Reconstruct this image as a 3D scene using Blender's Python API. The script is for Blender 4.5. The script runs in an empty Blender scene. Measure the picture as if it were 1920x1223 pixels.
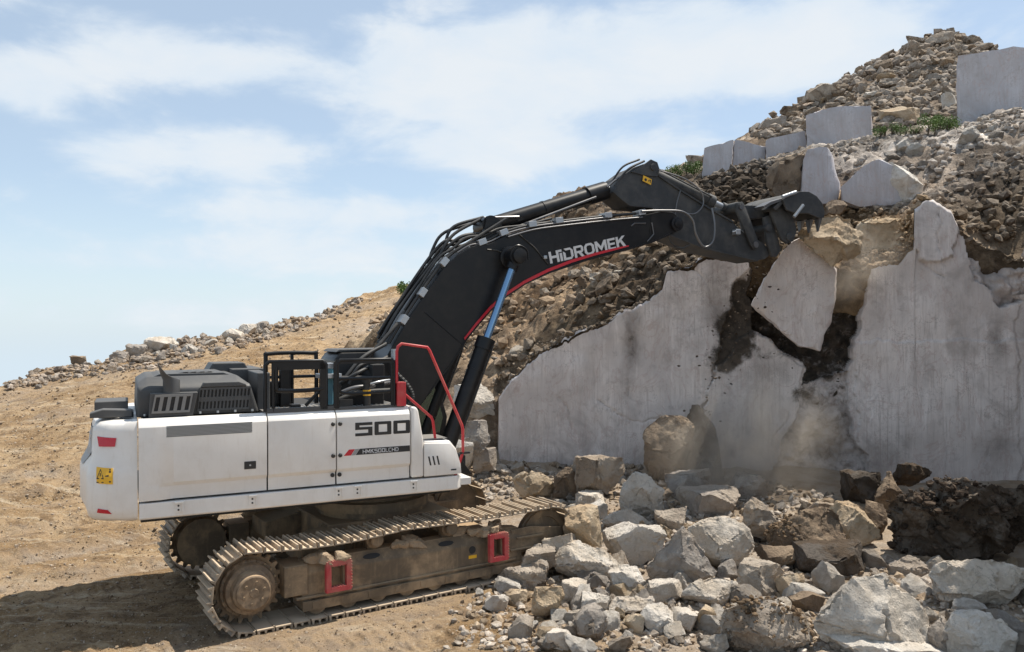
import bpy, bmesh, math, random
import numpy as np
from mathutils import Matrix, Vector
R = math.radians
C = bpy.context.scene.collection
SC = bpy.context.scene

# ------------------------------------------------------------------ camera
CAM_H, PIT, ROLL, F = 3.65, 0.0084, -0.0071, 1510.4
FW = np.array([0, math.cos(PIT), math.sin(PIT)])
_r = np.array([1.0, 0, 0]); _u = np.array([0, -math.sin(PIT), math.cos(PIT)])
RT = _r * math.cos(ROLL) + _u * math.sin(ROLL)
UP = -_r * math.sin(ROLL) + _u * math.cos(ROLL)
EYE = np.array([0, 0, CAM_H])
cam = bpy.data.cameras.new('camera'); camo = bpy.data.objects.new('camera', cam); C.objects.link(camo)
M = Matrix.Identity(4)
for i in range(3):
    M[i][0] = RT[i]; M[i][1] = UP[i]; M[i][2] = -FW[i]; M[i][3] = EYE[i]
camo.matrix_world = M
cam.sensor_width = 36; cam.lens = F / 1920 * 36; cam.clip_start = .1; cam.clip_end = 3000
SC.camera = camo

# ------------------------------------------------------------------ light
SUN_AZ, SUN_EL = R(29), R(64)           # azimuth counter-clockwise from +X
sd = Vector((math.cos(SUN_AZ) * math.cos(SUN_EL), math.sin(SUN_AZ) * math.cos(SUN_EL), math.sin(SUN_EL)))
sun = bpy.data.lights.new('sun', 'SUN'); sun.energy = 4.2; sun.angle = R(.53); sun.color = (1, .93, .82)
suno = bpy.data.objects.new('sun', sun); C.objects.link(suno)
suno.rotation_euler = (-sd).to_track_quat('-Z', 'Y').to_euler(); suno.location = (20, 20, 40)
SC.view_settings.view_transform = 'Standard'; SC.view_settings.look = 'None'
SC.view_settings.gamma = 1; SC.view_settings.use_curve_mapping = False
SC.view_settings.exposure = 0.60

W = bpy.data.worlds.new('World'); SC.world = W; W.use_nodes = True
nt = W.node_tree; nt.nodes.clear()
def wn(t, **k):
    n = nt.nodes.new(t)
    for a, b in k.items(): setattr(n, a, b)
    return n
def wm(op, a, b=None, c=None, clamp=False):
    n = wn('ShaderNodeMath', operation=op, use_clamp=clamp)
    for i, x in enumerate((a, b, c)):
        if x is None: continue
        if hasattr(x, 'is_output'): nt.links.new(x, n.inputs[i])
        else: n.inputs[i].default_value = x
    return n.outputs[0]
sky = wn('ShaderNodeTexSky', sky_type='NISHITA', sun_disc=False, sun_elevation=SUN_EL, sun_rotation=math.pi / 2 - SUN_AZ,
         altitude=900, air_density=1.0, dust_density=.6, ozone_density=1.0)
tc = wn('ShaderNodeTexCoord'); sep = wn('ShaderNodeSeparateXYZ'); nt.links.new(tc.outputs['Generated'], sep.inputs[0])
dx, dy, dz = sep.outputs
az = wm('ARCTAN2', dx, dy); el = wm('ARCSINE', dz)
# cloud banks: (azimuth deg, elevation deg, half width, half height, amount)
def ang(u, v): return math.degrees(math.atan((u - 960) / F)), math.degrees(math.atan((624 - v) / F))
banks = []
for (u, v, w, h, s) in ((860, 130, 230, 75, 1.0), (1180, 130, 420, 75, .95), (1500, 120, 240, 65, 1.0), (840, 275, 260, 45, .85), (1200, 290, 240, 40, .6),
                        (380, 150, 210, 50, .85), (20, 225, 110, 55, 1.0), (420, 310, 140, 45, .9), (190, 318, 80, 36, .85), (640, 400, 330, 40, .8),
                        (1880, 12, 110, 22, .6), (520, 470, 420, 30, .6), (60, 80, 120, 30, .3), (900, 470, 500, 60, .3), (1250, 30, 300, 30, .45), (240, 575, 420, 40, .5), (100, 500, 300, 22, .5)):
    a, e = ang(u, v); banks.append((a, e, w / F * 57.3, h / F * 57.3, s))
tot = None
for (a, e, w, h, s) in banks:
    qa = wm('MULTIPLY', wm('SUBTRACT', az, R(a)), 1 / R(w)); qe = wm('MULTIPLY', wm('SUBTRACT', el, R(e)), 1 / R(h))
    q = wm('EXPONENT', wm('MULTIPLY', wm('ADD', wm('MULTIPLY', qa, qa), wm('MULTIPLY', qe, qe)), -1.0))
    q = wm('MULTIPLY', q, s)
    tot = q if tot is None else wm('ADD', tot, q)
mp = wn('ShaderNodeMapping'); nt.links.new(tc.outputs['Generated'], mp.inputs[0]); mp.inputs['Scale'].default_value = (6.5, 6.5, 15.0)
n1 = wn('ShaderNodeTexNoise'); n1.inputs['Scale'].default_value = 1.0; n1.inputs['Detail'].default_value = 9; n1.inputs['Roughness'].default_value = .58; n1.inputs['Distortion'].default_value = .25
nt.links.new(mp.outputs[0], n1.inputs['Vector'])
mp2 = wn('ShaderNodeMapping'); nt.links.new(tc.outputs['Generated'], mp2.inputs[0]); mp2.inputs['Scale'].default_value = (2.2, 2.2, 16.0); mp2.inputs['Location'].default_value = (3, 1, 7)
n2 = wn('ShaderNodeTexNoise'); n2.inputs['Scale'].default_value = 1.6; n2.inputs['Detail'].default_value = 7; n2.inputs['Roughness'].default_value = .55
nt.links.new(mp2.outputs[0], n2.inputs['Vector'])
gen = wm('MULTIPLY', wm('SUBTRACT', n2.outputs[0], .5), 1.1)
base = wm('ADD', wm('ADD', wm('MULTIPLY', tot, 1.2), .0), wm('MULTIPLY', gen, .6))
base = wm('ADD', base, wm('MULTIPLY', wm('SUBTRACT', n1.outputs[0], .5), 2.7))
mr = wn('ShaderNodeMapRange', interpolation_type='SMOOTHSTEP'); nt.links.new(base, mr.inputs[0]); mr.inputs[1].default_value = .16; mr.inputs[2].default_value = 1.0; mr.inputs[3].default_value = 0; mr.inputs[4].default_value = .86
mask = mr.outputs[0]
ccol = wn('ShaderNodeMix', data_type='RGBA'); ccol.inputs[6].default_value = (4.7, 5.45, 6.2, 1); ccol.inputs[7].default_value = (5.7, 5.95, 6.15, 1)
cs = wm('MULTIPLY', wm('ADD', wm('SUBTRACT', n1.outputs[0], .40), wm('MULTIPLY', tot, .14)), 2.6, clamp=True); nt.links.new(cs, ccol.inputs[0])
# thin high veil lowers the blue towards the horizon
veil = wm('MULTIPLY', wm('EXPONENT', wm('MULTIPLY', el, -3.6)), .9, clamp=True)
veil = wm('MAXIMUM', veil, .48)
vm = wn('ShaderNodeMix', data_type='RGBA'); vm.inputs[7].default_value = (4.55, 5.35, 5.95, 1)
nt.links.new(veil, vm.inputs[0]); nt.links.new(sky.outputs[0], vm.inputs[6])
mx = wn('ShaderNodeMix', data_type='RGBA'); nt.links.new(mask, mx.inputs[0]); nt.links.new(vm.outputs[2], mx.inputs[6]); nt.links.new(ccol.outputs[2], mx.inputs[7])
bg = wn('ShaderNodeBackground'); bg.inputs[1].default_value = .1; nt.links.new(mx.outputs[2], bg.inputs[0])
wo = wn('ShaderNodeOutputWorld'); nt.links.new(bg.outputs[0], wo.inputs[0])

# ------------------------------------------------------------------ helpers
rng = np.random.default_rng(7); rnd = random.Random(11)
def px(u, v, Y):
    """the place at depth Y that the photograph shows at (u, v)"""
    d = FW + RT * (u - 960) / F - UP * (v - 611.5) / F
    return EYE + d * (Y / d[1])
def to_px(P):
    P = np.asarray(P, float) - EYE; d = P @ FW
    return 960 + F * (P @ RT) / d, 611.5 - F * (P @ UP) / d

def _hash(ix, iy, iz, seed):
    h = (ix.astype(np.uint64) * np.uint64(73856093)) ^ (iy.astype(np.uint64) * np.uint64(19349663)) ^ (iz.astype(np.uint64) * np.uint64(83492791)) ^ np.uint64(seed * 2654435761 % (1 << 32))
    h = (h ^ (h >> np.uint64(13))) * np.uint64(1274126177) & np.uint64(0xFFFFFFFF)
    h = (h ^ (h >> np.uint64(16))) * np.uint64(2246822519) & np.uint64(0xFFFFFFFF)
    h = h ^ (h >> np.uint64(15))
    return (h & np.uint64(0xFFFFFF)).astype(np.float64) / 0xFFFFFF * 2 - 1
def vnoise(P, seed=0):
    P = np.asarray(P, float); i = np.floor(P).astype(np.int64); f = P - i; f = f * f * f * (f * (f * 6 - 15) + 10)
    i = i + 100000
    out = 0
    for a in (0, 1):
        for b in (0, 1):
            for c in (0, 1):
                w = (f[:, 0] if a else 1 - f[:, 0]) * (f[:, 1] if b else 1 - f[:, 1]) * (f[:, 2] if c else 1 - f[:, 2])
                out = out + w * _hash(i[:, 0] + a, i[:, 1] + b, i[:, 2] + c, seed)
    return out
def fbm(P, seed=0, octaves=4, gain=.5):
    P = np.asarray(P, float); s = 0; a = 1.0
    for o in range(octaves):
        s = s + a * vnoise(P * (2.03 ** o) + o * 17.3, seed + o); a *= gain
    return s

def mesh_np(name, V, Fc, mats, smooth=False, parent=None, midx=None):
    """verts (n,3), faces (m,k) -> linked object"""
    me = bpy.data.meshes.new(name); V = np.ascontiguousarray(V, dtype=np.float32); Fc = np.ascontiguousarray(Fc, dtype=np.int32)
    m, k = Fc.shape
    me.vertices.add(len(V)); me.vertices.foreach_set('co', V.ravel())
    me.loops.add(m * k); me.loops.foreach_set('vertex_index', Fc.ravel())
    me.polygons.add(m); me.polygons.foreach_set('loop_start', np.arange(0, m * k, k, dtype=np.int32)); me.polygons.foreach_set('loop_total', np.full(m, k, dtype=np.int32))
    me.polygons.foreach_set('use_smooth', np.full(m, smooth))
    for mt in (mats if isinstance(mats, (list, tuple)) else [mats]): me.materials.append(mt)
    if midx is not None: me.polygons.foreach_set('material_index', np.asarray(midx, dtype=np.int32))
    me.update(calc_edges=True); me.validate()
    o = bpy.data.objects.new(name, me); C.objects.link(o)
    if parent: o.parent = parent
    return o
def set_col(o, name, col):
    a = o.data.attributes.new(name, 'FLOAT_COLOR', 'POINT')
    c = np.ones((len(o.data.vertices), 4), dtype=np.float32); c[:, :3] = col
    a.data.foreach_set('color', c.ravel())
def tag(o, label=None, cat=None, group=None, kind=None):
    if label: o['label'] = label
    if cat: o['category'] = cat
    if group: o['group'] = group
    if kind: o['kind'] = kind
    return o
def empty(name, loc=(0, 0, 0), rz=0):
    o = bpy.data.objects.new(name, None); C.objects.link(o); o.location = loc; o.rotation_euler.z = rz; o.empty_display_size = .3
    return o

class MB:
    """collects boxes, prisms, tubes; build() links them as ONE mesh"""
    def __init__(s): s.v = []; s.f = []
    def add(s, V, Fs):
        b = len(s.v); s.v += [tuple(map(float, p)) for p in V]; s.f += [tuple(b + i for i in f) for f in Fs]; return s
    def box(s, x0, x1, y0, y1, z0, z1):
        return s.add([(x0, y0, z0), (x1, y0, z0), (x1, y1, z0), (x0, y1, z0), (x0, y0, z1), (x1, y0, z1), (x1, y1, z1), (x0, y1, z1)],
                     [(0, 3, 2, 1), (4, 5, 6, 7), (0, 1, 5, 4), (1, 2, 6, 5), (2, 3, 7, 6), (3, 0, 4, 7)])
    def prism(s, poly, a, b, plane='xz'):
        """poly in plane xz (extruded along y), xy (along z) or yz (along x)"""
        n = len(poly)
        def P(p, t): return {'xz': (p[0], t, p[1]), 'xy': (p[0], p[1], t), 'yz': (t, p[0], p[1])}[plane]
        return s.add([P(p, a) for p in poly] + [P(p, b) for p in poly],
                     [tuple(range(n))[::-1], tuple(range(n, 2 * n))] + [(i, (i + 1) % n, n + (i + 1) % n, n + i) for i in range(n)])
    def tube(s, path, r, n=8, closed_ends=True):
        P = [Vector(p) for p in path]; rs = r if isinstance(r, (list, tuple)) else [r] * len(P)
        rings = []; up = None
        for i, p in enumerate(P):
            t = ((P[min(i + 1, len(P) - 1)] - p).normalized() + (p - P[max(i - 1, 0)]).normalized()).normalized() if 0 < i < len(P) - 1 else (P[min(i + 1, len(P) - 1)] - P[max(i - 1, 0)]).normalized()
            if up is None: up = t.orthogonal().normalized()
            up = (up - t * up.dot(t)); up = up.normalized() if up.length > 1e-6 else t.orthogonal().normalized()
            q = t.cross(up)
            rings.append([p + (up * math.cos(2 * math.pi * k / n) + q * math.sin(2 * math.pi * k / n)) * rs[i] for k in range(n)])
        V = [p for rg in rings for p in rg]; Fs = []
        for i in range(len(P) - 1):
            for k in range(n): Fs.append((i * n + k, i * n + (k + 1) % n, (i + 1) * n + (k + 1) % n, (i + 1) * n + k))
        if closed_ends: Fs += [tuple(range(n))[::-1], tuple(range((len(P) - 1) * n, len(P) * n))]
        return s.add(V, Fs)
    def cyl(s, a, b, r, n=16): return s.tube([a, b], r, n)
    def lathe(s, prof, c, n=32, axis='y'):
        """prof: (radius, along) pairs, about an axis along y through c"""
        V = []; Fs = []; m = len(prof)
        for k in range(n):
            a = 2 * math.pi * k / n
            for (r, t) in prof: V.append((c[0] + r * math.cos(a), c[1] + t, c[2] + r * math.sin(a)) if axis == 'y' else (c[0] + r * math.cos(a), c[1] + r * math.sin(a), c[2] + t))
        for k in range(n):
            for i in range(m - 1):
                k2 = (k + 1) % n; Fs.append((k * m + i, k * m + i + 1, k2 * m + i + 1, k2 * m + i))
        return s.add(V, Fs)
    def loft(s, rings, cap=True, loop=True):
        n = len(rings[0]); V = [p for r in rings for p in r]; Fs = []
        for i in range(len(rings) - 1):
            for k in range(n if loop else n - 1): Fs.append((i * n + k, i * n + (k + 1) % n, (i + 1) * n + (k + 1) % n, (i + 1) * n + k))
        if cap: Fs += [tuple(range(n))[::-1], tuple(range((len(rings) - 1) * n, len(rings) * n))]
        return s.add(V, Fs)
    def build(s, name, mat, parent=None, bevel=0, seg=2, smooth=None, rot=0):
        me = bpy.data.meshes.new(name); bm = bmesh.new()
        vs = [bm.verts.new(p) for p in s.v]
        for f in s.f:
            try: bm.faces.new([vs[i] for i in f])
            except ValueError: pass
        bmesh.ops.recalc_face_normals(bm, faces=bm.faces)
        if bevel:
            es = [e for e in bm.edges if len(e.link_faces) == 2 and e.calc_face_angle(0) > R(28)]
            bmesh.ops.bevel(bm, geom=es, offset=bevel, segments=seg, affect='EDGES', clamp_overlap=True, profile=.5)
        bm.to_mesh(me); bm.free()
        if smooth is not None:
            me.polygons.foreach_set('use_smooth', [True] * len(me.polygons)); me.update()
            try: me.set_sharp_from_angle(angle=R(smooth))
            except Exception: pass
        me.materials.append(mat)
        o = bpy.data.objects.new(name, me); C.objects.link(o)
        if parent: o.parent = parent
        o.rotation_euler.z = rot
        return o

# ------------------------------------------------------------------ materials
class Mat:
    def __init__(s, name):
        s.m = bpy.data.materials.new(name); s.m.use_nodes = True; s.t = s.m.node_tree
        s.b = s.t.nodes['Principled BSDF']; s._obj = None
    def n(s, t, inp={}, **k):
        n = s.t.nodes.new(t)
        for a, b in k.items(): setattr(n, a, b)
        for a, b in inp.items():
            if hasattr(b, 'is_output'): s.t.links.new(b, n.inputs[a])
            else: n.inputs[a].default_value = b
        return n
    def co(s, which='Object', scale=None, loc=None):
        o = s.n('ShaderNodeTexCoord').outputs[which]
        if scale is None: return o
        return s.n('ShaderNodeMapping', {'Vector': o, 'Scale': scale, 'Location': loc or (0, 0, 0)}).outputs[0]
    def noise(s, co, scale, detail=5, rough=.55, dist=0): return s.n('ShaderNodeTexNoise', {'Vector': co, 'Scale': scale, 'Detail': detail, 'Roughness': rough, 'Distortion': dist}).outputs[0]
    def ramp(s, x, a, b, lo=0.0, hi=1.0): return s.n('ShaderNodeMapRange', {0: x, 1: a, 2: b, 3: lo, 4: hi}, interpolation_type='SMOOTHSTEP').outputs[0]
    def mix(s, f, a, b, mode='MIX'):
        n = s.n('ShaderNodeMix', data_type='RGBA', blend_type=mode)
        for i, x in ((0, f), (6, a), (7, b)):
            if hasattr(x, 'is_output'): s.t.links.new(x, n.inputs[i])
            else: n.inputs[i].default_value = (*x, 1) if isinstance(x, tuple) and len(x) == 3 else x
        return n.outputs[2]
    def math(s, op, a, b=0.0):
        n = s.n('ShaderNodeMath', operation=op)
        for i, x in ((0, a), (1, b)):
            if hasattr(x, 'is_output'): s.t.links.new(x, n.inputs[i])
            else: n.inputs[i].default_value = x
        return n.outputs[0]
    def bump(s, h, strength=.5, dist=.02, prev=None):
        n = s.n('ShaderNodeBump', {'Height': h, 'Strength': strength, 'Distance': dist})
        if prev is not None: s.t.links.new(prev, n.inputs['Normal'])
        return n.outputs[0]
    def out(s, col, rough=.8, normal=None, metal=0.0, spec=None):
        for k, x in (('Base Color', col), ('Roughness', rough), ('Metallic', metal), ('Normal', normal), ('Specular IOR Level', spec)):
            if x is None: continue
            if hasattr(x, 'is_output'): s.t.links.new(x, s.b.inputs[k])
            else: s.b.inputs[k].default_value = (*x, 1) if isinstance(x, tuple) and len(x) == 3 else x
        return s.m

def stone(name, light, dark, stain, stain_amt=.5, soil=0.0):
    m = Mat(name); co = m.co('Object'); rn = m.n('ShaderNodeObjectInfo').outputs['Random']
    off = m.n('ShaderNodeVectorMath', {0: co, 1: m.n('ShaderNodeCombineXYZ', {0: m.math('MULTIPLY', rn, 37.0), 1: m.math('MULTIPLY', rn, 91.0), 2: 0.0}).outputs[0]}, operation='ADD').outputs[0]
    a = m.noise(off, 2.2, 7, .6, .4); b = m.noise(off, 9, 6, .65); c = m.noise(off, 1.1, 4, .5, 1.0); d = m.noise(off, 46, 4, .7)
    col = m.mix(m.ramp(a, .36, .66), dark, light)
    col = m.mix(m.math('MULTIPLY', m.ramp(c, .46, .58), stain_amt), col, stain)
    col = m.mix(m.math('MULTIPLY', m.ramp(b, .54, .72), .45), col, tuple(x * .55 for x in dark))
    col = m.mix(m.math('MULTIPLY', m.ramp(d, .56, .74), .4), col, tuple(min(1, x * 1.25) for x in light))
    col = m.mix(m.math('MULTIPLY', m.ramp(rn, 0, 1), .28), col, (.36, .29, .22))
    if soil:
        sn = m.noise(off, 1.6, 8, .68, .6)
        col = m.mix(m.ramp(sn, .62 - soil * .25, .70 - soil * .2), col, (.085, .06, .04))
    vw = m.n('ShaderNodeVectorMath', {0: off, 1: m.n('ShaderNodeVectorMath', {0: m.n('ShaderNodeTexNoise', {'Vector': off, 'Scale': 3.0, 'Detail': 5}).outputs['Color'], 1: (.9, .9, .9)}, operation='MULTIPLY').outputs[0]}, operation='ADD').outputs[0]
    vor = m.n('ShaderNodeTexVoronoi', {'Vector': vw, 'Scale': 1.9}, feature='DISTANCE_TO_EDGE').outputs[0]
    crk = m.math('MULTIPLY', m.ramp(vor, .022, .0), m.ramp(c, .50, .62)); col = m.mix(m.math('MULTIPLY', crk, .4), col, tuple(x * .3 for x in dark))
    nb = m.bump(m.ramp(vor, 0, .02), .35, .03); nb = m.bump(a, .6, .14, nb); nb = m.bump(b, .95, .07, nb); nb = m.bump(d, .9, .022, nb); nb = m.bump(m.noise(off, 110, 3, .7), .6, .006, nb)
    return m.out(col, .88, nb, spec=.25)
ST = {
    'pale': stone('pale_limestone', (.74, .675, .59), (.52, .465, .395), (.52, .41, .29), .42),
    'white': stone('white_limestone', (.80, .755, .69), (.60, .555, .49), (.56, .46, .35), .28),
    'grey': stone('grey_limestone', (.46, .42, .375), (.29, .26, .235), (.38, .30, .22), .45),
    'tan': stone('tan_limestone', (.62, .50, .36), (.44, .34, .225), (.44, .31, .185), .6),
    'brown': stone('soiled_limestone', (.32, .24, .165), (.18, .13, .09), (.10, .072, .05), .7, .25),
    'dirty': stone('half_soiled_limestone', (.53, .46, .38), (.33, .28, .23), (.25, .18, .12), .6, .2),
    'dark': stone('shaded_soiled_rock', (.062, .047, .035), (.032, .025, .02), (.40, .37, .34), .16, .6),  # soil-covered rock, darkened further to stand in for shade on the huge boulder
}
def soil_mat():
    m = Mat('tan_soil'); co = m.co('Object')
    a = m.noise(co, .55, 6, .6, .5); b = m.noise(co, 3.1, 8, .65, .3); c = m.noise(co, 22, 6, .7); st = m.noise(m.n('ShaderNodeMapping', {'Vector': co, 'Rotation': (0, 0, R(-24)), 'Scale': (.35, 3.2, 1)}).outputs[0], 1.2, 7, .66, .7)
    col = m.mix(m.ramp(a, .34, .66), (.285, .185, .095), (.43, .305, .18))
    col = m.mix(m.math('MULTIPLY', m.ramp(b, .46, .62), .75), col, (.165, .105, .058))
    col = m.mix(m.math('MULTIPLY', m.ramp(st, .52, .66), .6), col, (.60, .49, .35))
    col = m.mix(m.math('MULTIPLY', m.ramp(c, .57, .68), .75), col, (.58, .50, .40))
    col = m.mix(m.math('MULTIPLY', m.ramp(c, .44, .32), .8), col, (.13, .085, .05))
    at = m.n('ShaderNodeAttribute', attribute_name='tone').outputs['Fac']
    col = m.mix(m.math('MULTIPLY', at, .85), col, m.mix(m.ramp(b, .4, .62), (.36, .285, .215), (.50, .43, .355)))
    nb = m.bump(b, .9, .14); nb = m.bump(c, 1.0, .04, nb); nb = m.bump(m.noise(co, 70, 4, .75), .9, .012, nb)
    return m.out(col, .95, nb, spec=.15)
SOIL = soil_mat()
def hill_mat():
    m = Mat('hillside_soil'); co = m.co('Object'); at = m.n('ShaderNodeAttribute', attribute_name='tone').outputs['Color']
    b = m.noise(co, 2.6, 8, .66, .4); c = m.noise(co, 13, 6, .7); d = m.noise(co, 45, 4, .7)
    col = m.mix(m.ramp(b, .4, .64), m.mix(1.0, at, (.55, .52, .50), 'MULTIPLY'), m.mix(1.0, at, (1.35, 1.32, 1.28), 'MULTIPLY'))
    col = m.mix(m.math('MULTIPLY', m.ramp(c, .58, .70), .55), col, m.mix(.5, at, (.46, .41, .36)))
    col = m.mix(m.math('MULTIPLY', m.ramp(c, .42, .30), .6), col, m.mix(1.0, at, (.42, .38, .36), 'MULTIPLY'))
    nb = m.bump(b, .7, .16); nb = m.bump(c, .9, .05, nb); nb = m.bump(d, .7, .015, nb)
    return m.out(col, .95, nb, spec=.15)
HILL = hill_mat()
def marble(name, la, lb, streak=.6):
    """sawn marble in the quarry face: vertical saw streaks, soft clouding, fine dark cracks, soil stains (attribute 'stain')"""
    m = Mat(name); co = m.co('Object')
    s1 = m.noise(m.co('Object', (5, 5, .5)), 1.6, 8, .72, .5); s2 = m.noise(m.co('Object', (30, 30, 1.2)), 1.5, 4, .6); a = m.noise(co, .55, 6, .62, .6); b = m.noise(co, 5, 7, .66, .3)
    sp = m.noise(co, 26, 3, .6); w = m.noise(co, 1.3, 6, .7, .3)
    col = m.mix(m.ramp(a, .36, .64), la, lb)
    col = m.mix(m.math('MULTIPLY', m.ramp(s1, .52, .70), streak), col, tuple(x * 1.18 for x in lb))
    s3 = m.noise(m.co('Object', (14, 14, .45)), 1.3, 6, .7, .3); col = m.mix(m.math('MULTIPLY', m.ramp(s1, .46, .30), streak), col, (.36, .31, .285)); col = m.mix(m.math('MULTIPLY', m.math('MULTIPLY', m.ramp(s3, .50, .66), m.ramp(a, .40, .58)), streak * 1.1), col, (.40, .345, .32))
    col = m.mix(m.math('MULTIPLY', m.ramp(s2, .55, .72), streak * .45), col, (.36, .315, .30))
    col = m.mix(m.math('MULTIPLY', m.ramp(b, .54, .72), .5), col, (.36, .32, .30))
    lg = m.noise(co, .9, 7, .7, 1.0); col = m.mix(m.math('MULTIPLY', m.ramp(lg, .50, .70), .55), col, (.33, .285, .26)); vein = m.noise(m.co('Object', (1, 1, .6)), 1.7, 5, .6, 1.4); col = m.mix(m.math('MULTIPLY', m.ramp(m.math('ABSOLUTE', m.math('SUBTRACT', vein, .5)), .018, .0), .45), col, (.46, .34, .31))
    col = m.mix(m.math('MULTIPLY', m.ramp(sp, .70, .76), .65), col, (.12, .10, .09))
    crack = m.ramp(m.math('ABSOLUTE', m.math('SUBTRACT', w, .5)), .006, .0)
    col = m.mix(m.math('MULTIPLY', crack, m.math('MULTIPLY', m.ramp(a, .48, .56), .5)), col, (.12, .10, .09))
    gm = m.n('ShaderNodeAttribute', attribute_name='grime').outputs['Fac']; col = m.mix(m.ramp(m.math('ADD', gm, m.math('MULTIPLY', m.math('SUBTRACT', m.noise(co, 2.2, 8, .7, .4), .5), m.math('MULTIPLY', m.ramp(gm, 0, .3), .7))), .05, .9), col, (.17, .145, .13))
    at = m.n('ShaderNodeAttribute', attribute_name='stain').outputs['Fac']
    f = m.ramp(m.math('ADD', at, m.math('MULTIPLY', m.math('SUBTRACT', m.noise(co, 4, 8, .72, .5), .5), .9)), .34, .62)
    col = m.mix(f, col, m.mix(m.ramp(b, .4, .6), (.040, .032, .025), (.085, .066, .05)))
    nb = m.bump(s1, .14, .02); nb = m.bump(b, .5, .022, nb); nb = m.bump(sp, .4, .008, nb)
    return m.out(col, .8, nb, spec=.3)
MARB = marble('quarry_marble', (.57, .513, .482), (.735, .675, .64), .5)
BLOCKM = marble('sawn_block_marble', (.42, .40, .41), (.54, .52, .535), .45)

def paint(name, col, rough=.4, dust=.25, dustcol=(.42, .34, .25), metal=0.0, scale=3.0, top=True, streak=0.0, var=0.0):
    m = Mat(name); co = m.co('Object')
    a = m.noise(co, scale, 7, .65, .3); b = m.noise(co, scale * 9, 5, .7)
    f = m.math('MULTIPLY', m.ramp(a, .38, .72), dust)
    if top:
        nz = m.n('ShaderNodeSeparateXYZ', {0: m.n('ShaderNodeNewGeometry').outputs['Normal']}).outputs[2]
        f = m.math('ADD', f, m.math('MULTIPLY', m.ramp(nz, .5, .95), dust * .9))
    f = m.math('ADD', f, m.math('MULTIPLY', m.ramp(b, .60, .74), dust * .5))
    if streak:
        sk = m.noise(m.co('Object', (7, 7, .8)), 2.2, 6, .7, .2); f = m.math('ADD', f, m.math('MULTIPLY', m.ramp(sk, .52, .76), streak)); sc_ = m.noise(m.co('Object', (1.2, 1.2, 14)), 3, 6, .75, .6); f = m.math('ADD', f, m.math('MULTIPLY', m.ramp(sc_, .66, .72), streak * .8))
    c = m.mix(f, col, dustcol)
    if var: c = m.mix(m.math('MULTIPLY', m.n('ShaderNodeObjectInfo').outputs['Random'], var), c, tuple(x * .45 for x in dustcol))
    r = m.math('ADD', m.math('MULTIPLY', f, .5), rough)
    return m.out(c, r, m.bump(b, .08, .003), metal=metal)
P = {
    'white': paint('white_paint', (.76, .73, .69), .34, .20, (.50, .42, .33), top=False, streak=.26),
    'black': paint('black_paint', (.0075, .0076, .0088), .36, .12, (.10, .088, .074)),
    'armgrey': paint('dusty_black_paint', (.028, .030, .032), .55, .34, (.17, .16, .145)),
    'hood': paint('dark_grey_plastic', (.055, .056, .058), .5, .16, (.22, .2, .17)),
    'plate': paint('galvanised_plate', (.22, .22, .22), .45, .3, (.34, .3, .25), .5),
    'hose': paint('black_rubber', (.018, .018, .018), .48, .25, (.17, .155, .135)),
    'pipe': paint('steel_pipe', (.16, .16, .165), .35, .25, (.22, .2, .18), .7),
    'clamp': paint('light_steel', (.42, .44, .46), .35, .1, (.3, .28, .25), .6),
    'red': paint('red_paint', (.50, .018, .03), .42, .28),
    'redplate': paint('muddy_red_paint', (.44, .035, .045), .55, .6, (.36, .24, .17)),
    'blue': paint('blue_chrome', (.20, .34, .52), .18, .05, (.2, .25, .3), .85),
    'teal': paint('teal_paint', (.07, .22, .30), .4, .2),
    'yellow': paint('yellow_label', (.78, .43, .02), .45, .06, top=False),
    'ink': paint('black_print', (.018, .018, .019), .5, .04, top=False),
    'greyprint': paint('grey_print', (.30, .30, .30), .5, .05, top=False),
    'silver': paint('silver_print', (.62, .62, .62), .45, .05, top=False),
    'redprint': paint('red_print', (.55, .014, .03), .4, .05, top=False),
    'dark': paint('dark_steel', (.02, .02, .02), .7, .2, (.08, .07, .06)),  # near-black dusty steel for the frame, valve block and hole discs
    'mud': paint('muddy_steel', (.12, .088, .056), .65, .95, (.38, .27, .165), 0, 2.2, streak=.4),
    'mud2': paint('dried_mud', (.30, .22, .145), .9, .5, (.40, .31, .21), 0, 9),
    'shoe': paint('worn_track_steel', (.22, .175, .13), .55, .9, (.58, .46, .33), 0, 4, var=.35),
    'hub': paint('rusty_hub', (.15, .105, .066), .6, .75, (.40, .285, .18), 0, 8),
    'lens': paint('red_lens', (.50, .012, .035), .2, .05, top=False),
}
P['black'].node_tree.nodes['Principled BSDF'].inputs['Specular IOR Level'].default_value = .32
def glass_mat():
    m = Mat('green_tinted_glass'); m.b.inputs['Alpha'].default_value = 1
    m.b.inputs['Transmission Weight'].default_value = .6
    return m.out((.09, .22, .13), .05)
GLASS = glass_mat()
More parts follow.
